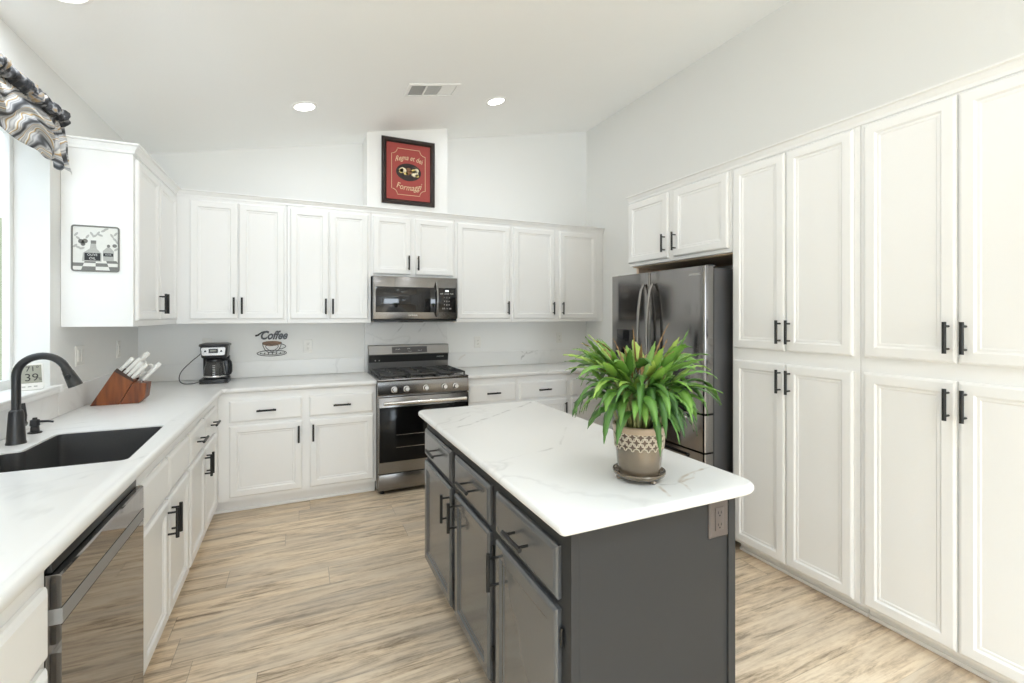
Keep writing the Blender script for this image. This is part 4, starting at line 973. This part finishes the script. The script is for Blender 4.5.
# ------------------------------------------------------------------ olive oil sign on the left cabinet end
fe = BACK(3.1965)
t = thing('olive_oil_sign', (-.996, 3.194, 1.67), 'square black and white bottle sign on the left cabinet end', 'sign')
u0, u1, v0, v1 = -1.098, -.896, 1.668, 1.912
UW, VH = u1-u0, v1-v0; pu = lambda a: u0 + UW*a; pv = lambda b: v0 + VH*b
mb = MB(); mb.loops([[fe(u, v, d) for u, v in rounded(rect(u0, u1, v0, v1), .012, 4)] for d in (.0006, .004)]); mb.build('board', M['print_white'], t, 0)
mb = MB(); mb.tube([fe(u, v, .005) for u, v in rounded(rect(u0+.003, u1-.003, v0+.003, v1-.003), .012, 4) + [rounded(rect(u0+.003, u1-.003, v0+.003, v1-.003), .012, 4)[0]]], .0042, 6, False); mb.build('border', M['print_grey'], t)
def flat(polys, d0=.0038, d1=.0046):
    mb = MB()
    for p in polys: mb.prism([(pu(a), pv(b)) for a, b in p], fe, d0, d1)
    return mb
ch = []
for r, (b0, b1) in enumerate(((.02, .11), (.11, .185), (.185, .245))):
    for c in range(6):
        f0 = lambda a, b: .5 + (a - .5)*(1.55 - 1.9*b)
        if (r + c) % 2 == 0:
            q = [(f0(c/5-.1, b0), b0), (f0(c/5+.1, b0), b0), (f0(c/5+.1, b1), b1), (f0(c/5-.1, b1), b1)]
            q = [(min(.98, max(.02, a)), b) for a, b in q]
            if abs(q[0][0]-q[1][0]) > .02: ch.append(q)
flat(ch).build('checker', M['print_grey'], t, 0)
ell = lambda a, b, ra, rb, rot=0, n=12: [(a + ra*math.cos(2*PI*k/n)*math.cos(rot) - rb*math.sin(2*PI*k/n)*math.sin(rot), b + ra*math.cos(2*PI*k/n)*math.sin(rot) + rb*math.sin(2*PI*k/n)*math.cos(rot)) for k in range(n)]
flat([[(.22, .22), (.62, .22), (.62, .40), (.52, .50), (.50, .62), (.40, .62), (.38, .50), (.24, .40)], [(.66, .24), (.88, .24), (.88, .46), (.80, .54), (.74, .54), (.65, .46)]], .0038, .0050).build('bottles', M['print_mid'], t, 0)
flat([[(.27, .24), (.60, .24), (.60, .405), (.27, .405)], [(.66, .34), (.87, .34), (.87, .41), (.66, .41)]], .005, .0056).build('bottle_labels', M['plastic_black'], t, 0)
flat([[(.40, .61), (.51, .61), (.51, .68), (.40, .68)], ell(.77, .57, .035, .035), ell(.20, .65, .06, .05), ell(.28, .66, .06, .05), ell(.24, .60, .05, .05), ell(.90, .58, .05, .04)] , .0038, .0052).build('caps', M['print_grey'], t, 0)
lv = [ell(a, b, .055, .024, r) for a, b, r in ((.10, .80, .8), (.14, .72, -.6), (.08, .55, .7), (.14, .52, -.4), (.33, .76, .9), (.42, .82, 2.2), (.48, .78, .5), (.55, .84, .9), (.60, .80, -.3), (.66, .90, .4), (.72, .94, .3), (.84, .80, 2.2), (.90, .72, 2.4), (.92, .84, .8), (.95, .66, 2.2), (.93, .50, .6), (.22, .50, .3))]
flat(lv, .0038, .0043).build('leaves', M['print_mid'], t, 0)
mb = text_mb('OLIVE', fe, pu(.435), pv(.365), .0056, .017, .0002, squash=.95); text_mb('OIL', fe, pu(.435), pv(.285), .0056, .018, .0002, mb=mb); text_mb('OLIVE', fe, pu(.765), pv(.375), .0056, .010, .0002, mb=mb); mb.build('lettering', M['pale_text'], t, 0)

# ------------------------------------------------------------------ framed picture on the chase
t = thing('framed_picture', (.885, CY-.01, 2.42), 'framed red food print above the range cabinets', 'picture')
ff_ = BACK(CY); a0, a1, b0, b1 = .648, 1.122, 2.424, 3.010
mb = MB(); rings = []
for i, d in ((0, .0008), (0, .020), (.010, .028), (.030, .026), (.042, .014), (.042, .010)): rings.append([ff_(u, v, d) for u, v in rect(a0, a1, b0, b1, i)])
mb.loops(rings, True, False); mb.build('frame', M['frame_dark'], t, 30)
mb = MB(); mb.prism(rect(a0+.0425, a1-.0425, b0+.0425, b1-.0425), ff_, .001, .010); pm = mb.build('print', M['red_mat'], t, 0)
um, vm = (a0+a1)/2, (b0+b1)/2; hw, hh, nr = .150, .205, .050
pl = []
for cxs, cys, st_ in ((1, 1, 0), (-1, 1, 1), (-1, -1, 2), (1, -1, 3)):
    for k in range(7):
        th = [PI*1.5, 0, PI*.5, PI][st_] - (PI/2)*k/6; pl.append((um + cxs*hw + nr*math.cos(th), vm + cys*hh + nr*math.sin(th)))
mb = MB(); mb.tube([ff_(u, v, .0105) for u, v in pl + [pl[0]]], .0022, 5, False); mb.build('border', M['cream'], pm)
mb = MB(); mb.prism([(um + .112*math.cos(2*PI*k/36), vm + .078*math.sin(2*PI*k/36)) for k in range(36)], ff_, .0095, .0112); ov = mb.build('oval', M['frame_dark'], pm, 0)
def blobs(lst, m, nm):
    mb = MB()
    for u, v, r, s in lst: mb.prism([(um+u*1.15 + 1.2*r*math.cos(2*PI*k/12)*(1+.2*math.sin(3*k)), vm+v*1.1 + 1.2*r*s*math.sin(2*PI*k/12)) for k in range(12)], ff_, .011, .0122)
    mb.build(nm, m, ov, 0)
blobs([(-.045, .012, .026, .8), (.048, -.008, .026, .9), (.062, .02, .016, 1)], M['food_cream'], 'food'); blobs([(-.058, .005, .016, 1), (.040, .014, .018, .8), (.066, -.022, .014, .8), (-.02, -.012, .018, .6)], M['food_yellow'], 'food'); blobs([(0, .018, .018, 1), (-.005, -.01, .016, .8), (.018, .004, .012, 1.2), (-.05, .018, .009, .8)], M['food_brown'], 'food')
mb = text_mb('Regna et dei', ff_, um, vm+.128, .0102, .066, .0003, .35, curve=-1.6, squash=.74); text_mb('Formaggi', ff_, um, vm-.140, .0102, .076, .0003, .35, curve=1.6, squash=.80, mb=mb); mb.build('lettering', M['cream'], pm, 0)

# ------------------------------------------------------------------ ceiling fittings
SL = math.atan(.2066); su_ = Vector((math.cos(SL), 0, math.sin(SL))); sn_ = Vector((math.sin(SL), 0, -math.cos(SL)))
def on_ceil(x, y): return Vector((x, y, ceil_z(x)))
def downlight(x, y, label):
    c = on_ceil(x, y); t = thing('recessed_light', c, label, 'ceiling light', 'recessed ceiling lights')
    def rg(r, d, n=32): return [c + su_*(r*math.cos(2*PI*k/n)) + Vector((0, r*math.sin(2*PI*k/n), 0)) + sn_*d for k in range(n)]
    mb = MB(); mb.loops([rg(.088, .0004), rg(.086, .006), rg(.070, .008), rg(.066, .003)], False, False); mb.build('trim_ring', M['trim'], t)
    mb = MB(); mb.loops([rg(.066, .001), rg(.066, .005)]); mb.build('diffuser', M['lamp'], t)
    l = bpy.data.lights.new('lamp_light', 'AREA'); l.shape = 'DISK'; l.size = .12; l.energy = LAMP_W; l.color = (.88, .945, 1.0)
    o = bpy.data.objects.new('lamp_light', l); COL.objects.link(o); o.parent = t; o.location = sn_*.012
    o.rotation_euler = sn_.to_track_quat('-Z', 'Y').to_euler()
for x, y, lb in ((.028, 3.628, 'round recessed ceiling light left of the vent'), (1.487, 3.592, 'round recessed ceiling light right of the vent'), (-.858, 2.45, 'recessed ceiling light at the top edge above the sink'),
                 (1.25, 1.1, 'added unseen ceiling light overhead above the near end of the island'), (-.1, 1.1, 'added unseen ceiling light overhead near the camera'), (1.25, -.3, 'added unseen ceiling light overhead to the right of the camera'), (.2, -1.8, 'added unseen ceiling light behind the camera to the left'), (1.9, -1.8, 'added unseen ceiling light behind the camera to the right')):  # lamps on this line are out of view, added for extra light
    downlight(x, y, lb)
c = on_ceil(.885, 3.37); t = thing('ceiling_vent', c, 'white rectangular air vent in the ceiling', 'vent')
cf = lambda u, v, d: c + su_*u + Vector((0, v, 0)) + sn_*d
mb = MB(); mb.loops([[cf(u, v, d) for u, v in rect(-.195, .195, -.105, .105, i)] for i, d in [(0, .0006), (.004, .008), (.024, .010), (.026, .003)]], True, False); mb.build('frame', M['trim'], t, 0)
mb = MB(); mb.prism(rect(-.168, .168, -.078, .078), cf, .002, .004); mb.build('backing', M['vent_dark'], t, 0)
for u in (-.058, .060):
    mb = MB(); mb.prism(rect(u-.005, u+.005, -.078, .078), cf, .004, .011); mb.build('divider', M['trim'], t, 0)
mb = MB()
for k in range(12):
    v = -.072 + k*.013
    for (ua, ub, tilt, w) in ((-.166, -.064, -.8, .002), (-.052, .054, -.8, .0045), (.066, .166, 1.0, .0115)):
        mb.loops([[cf(u, v + dv, d) for dv, d in ((-w/2, .0045), (w/2, (.0075 - .002*tilt) if tilt > 0 else .0048), (w/2, (.0085 - .002*tilt) if tilt > 0 else .0055), (-w/2, .0055))] for u in (ua, ub)])
mb.build('louvers', M['trim'], t, 0)

# ------------------------------------------------------------------ outside the sink window
bm = bmesh.new(); bmesh.ops.create_cube(bm, size=1, matrix=Matrix.Translation((-3.3, 6.0, 1.2)) @ Matrix.Diagonal((.8, 19, 2.6, 1)))
bmesh.ops.subdivide_edges(bm, edges=bm.edges[:], cuts=40, use_grid_fill=True)
for v in bm.verts: v.co += Vector((noise.noise(v.co*3), noise.noise(v.co*3 + Vector((7, 0, 0))), noise.noise(v.co*3 + Vector((0, 9, 0)))))*.12
mb = MB(); mb.bm.free(); mb.bm = bm; h = mb.build('garden_hedge', M['hedge'], smooth=60); tag(h, 'green hedge outside the sink window', 'hedge', kind='stuff')
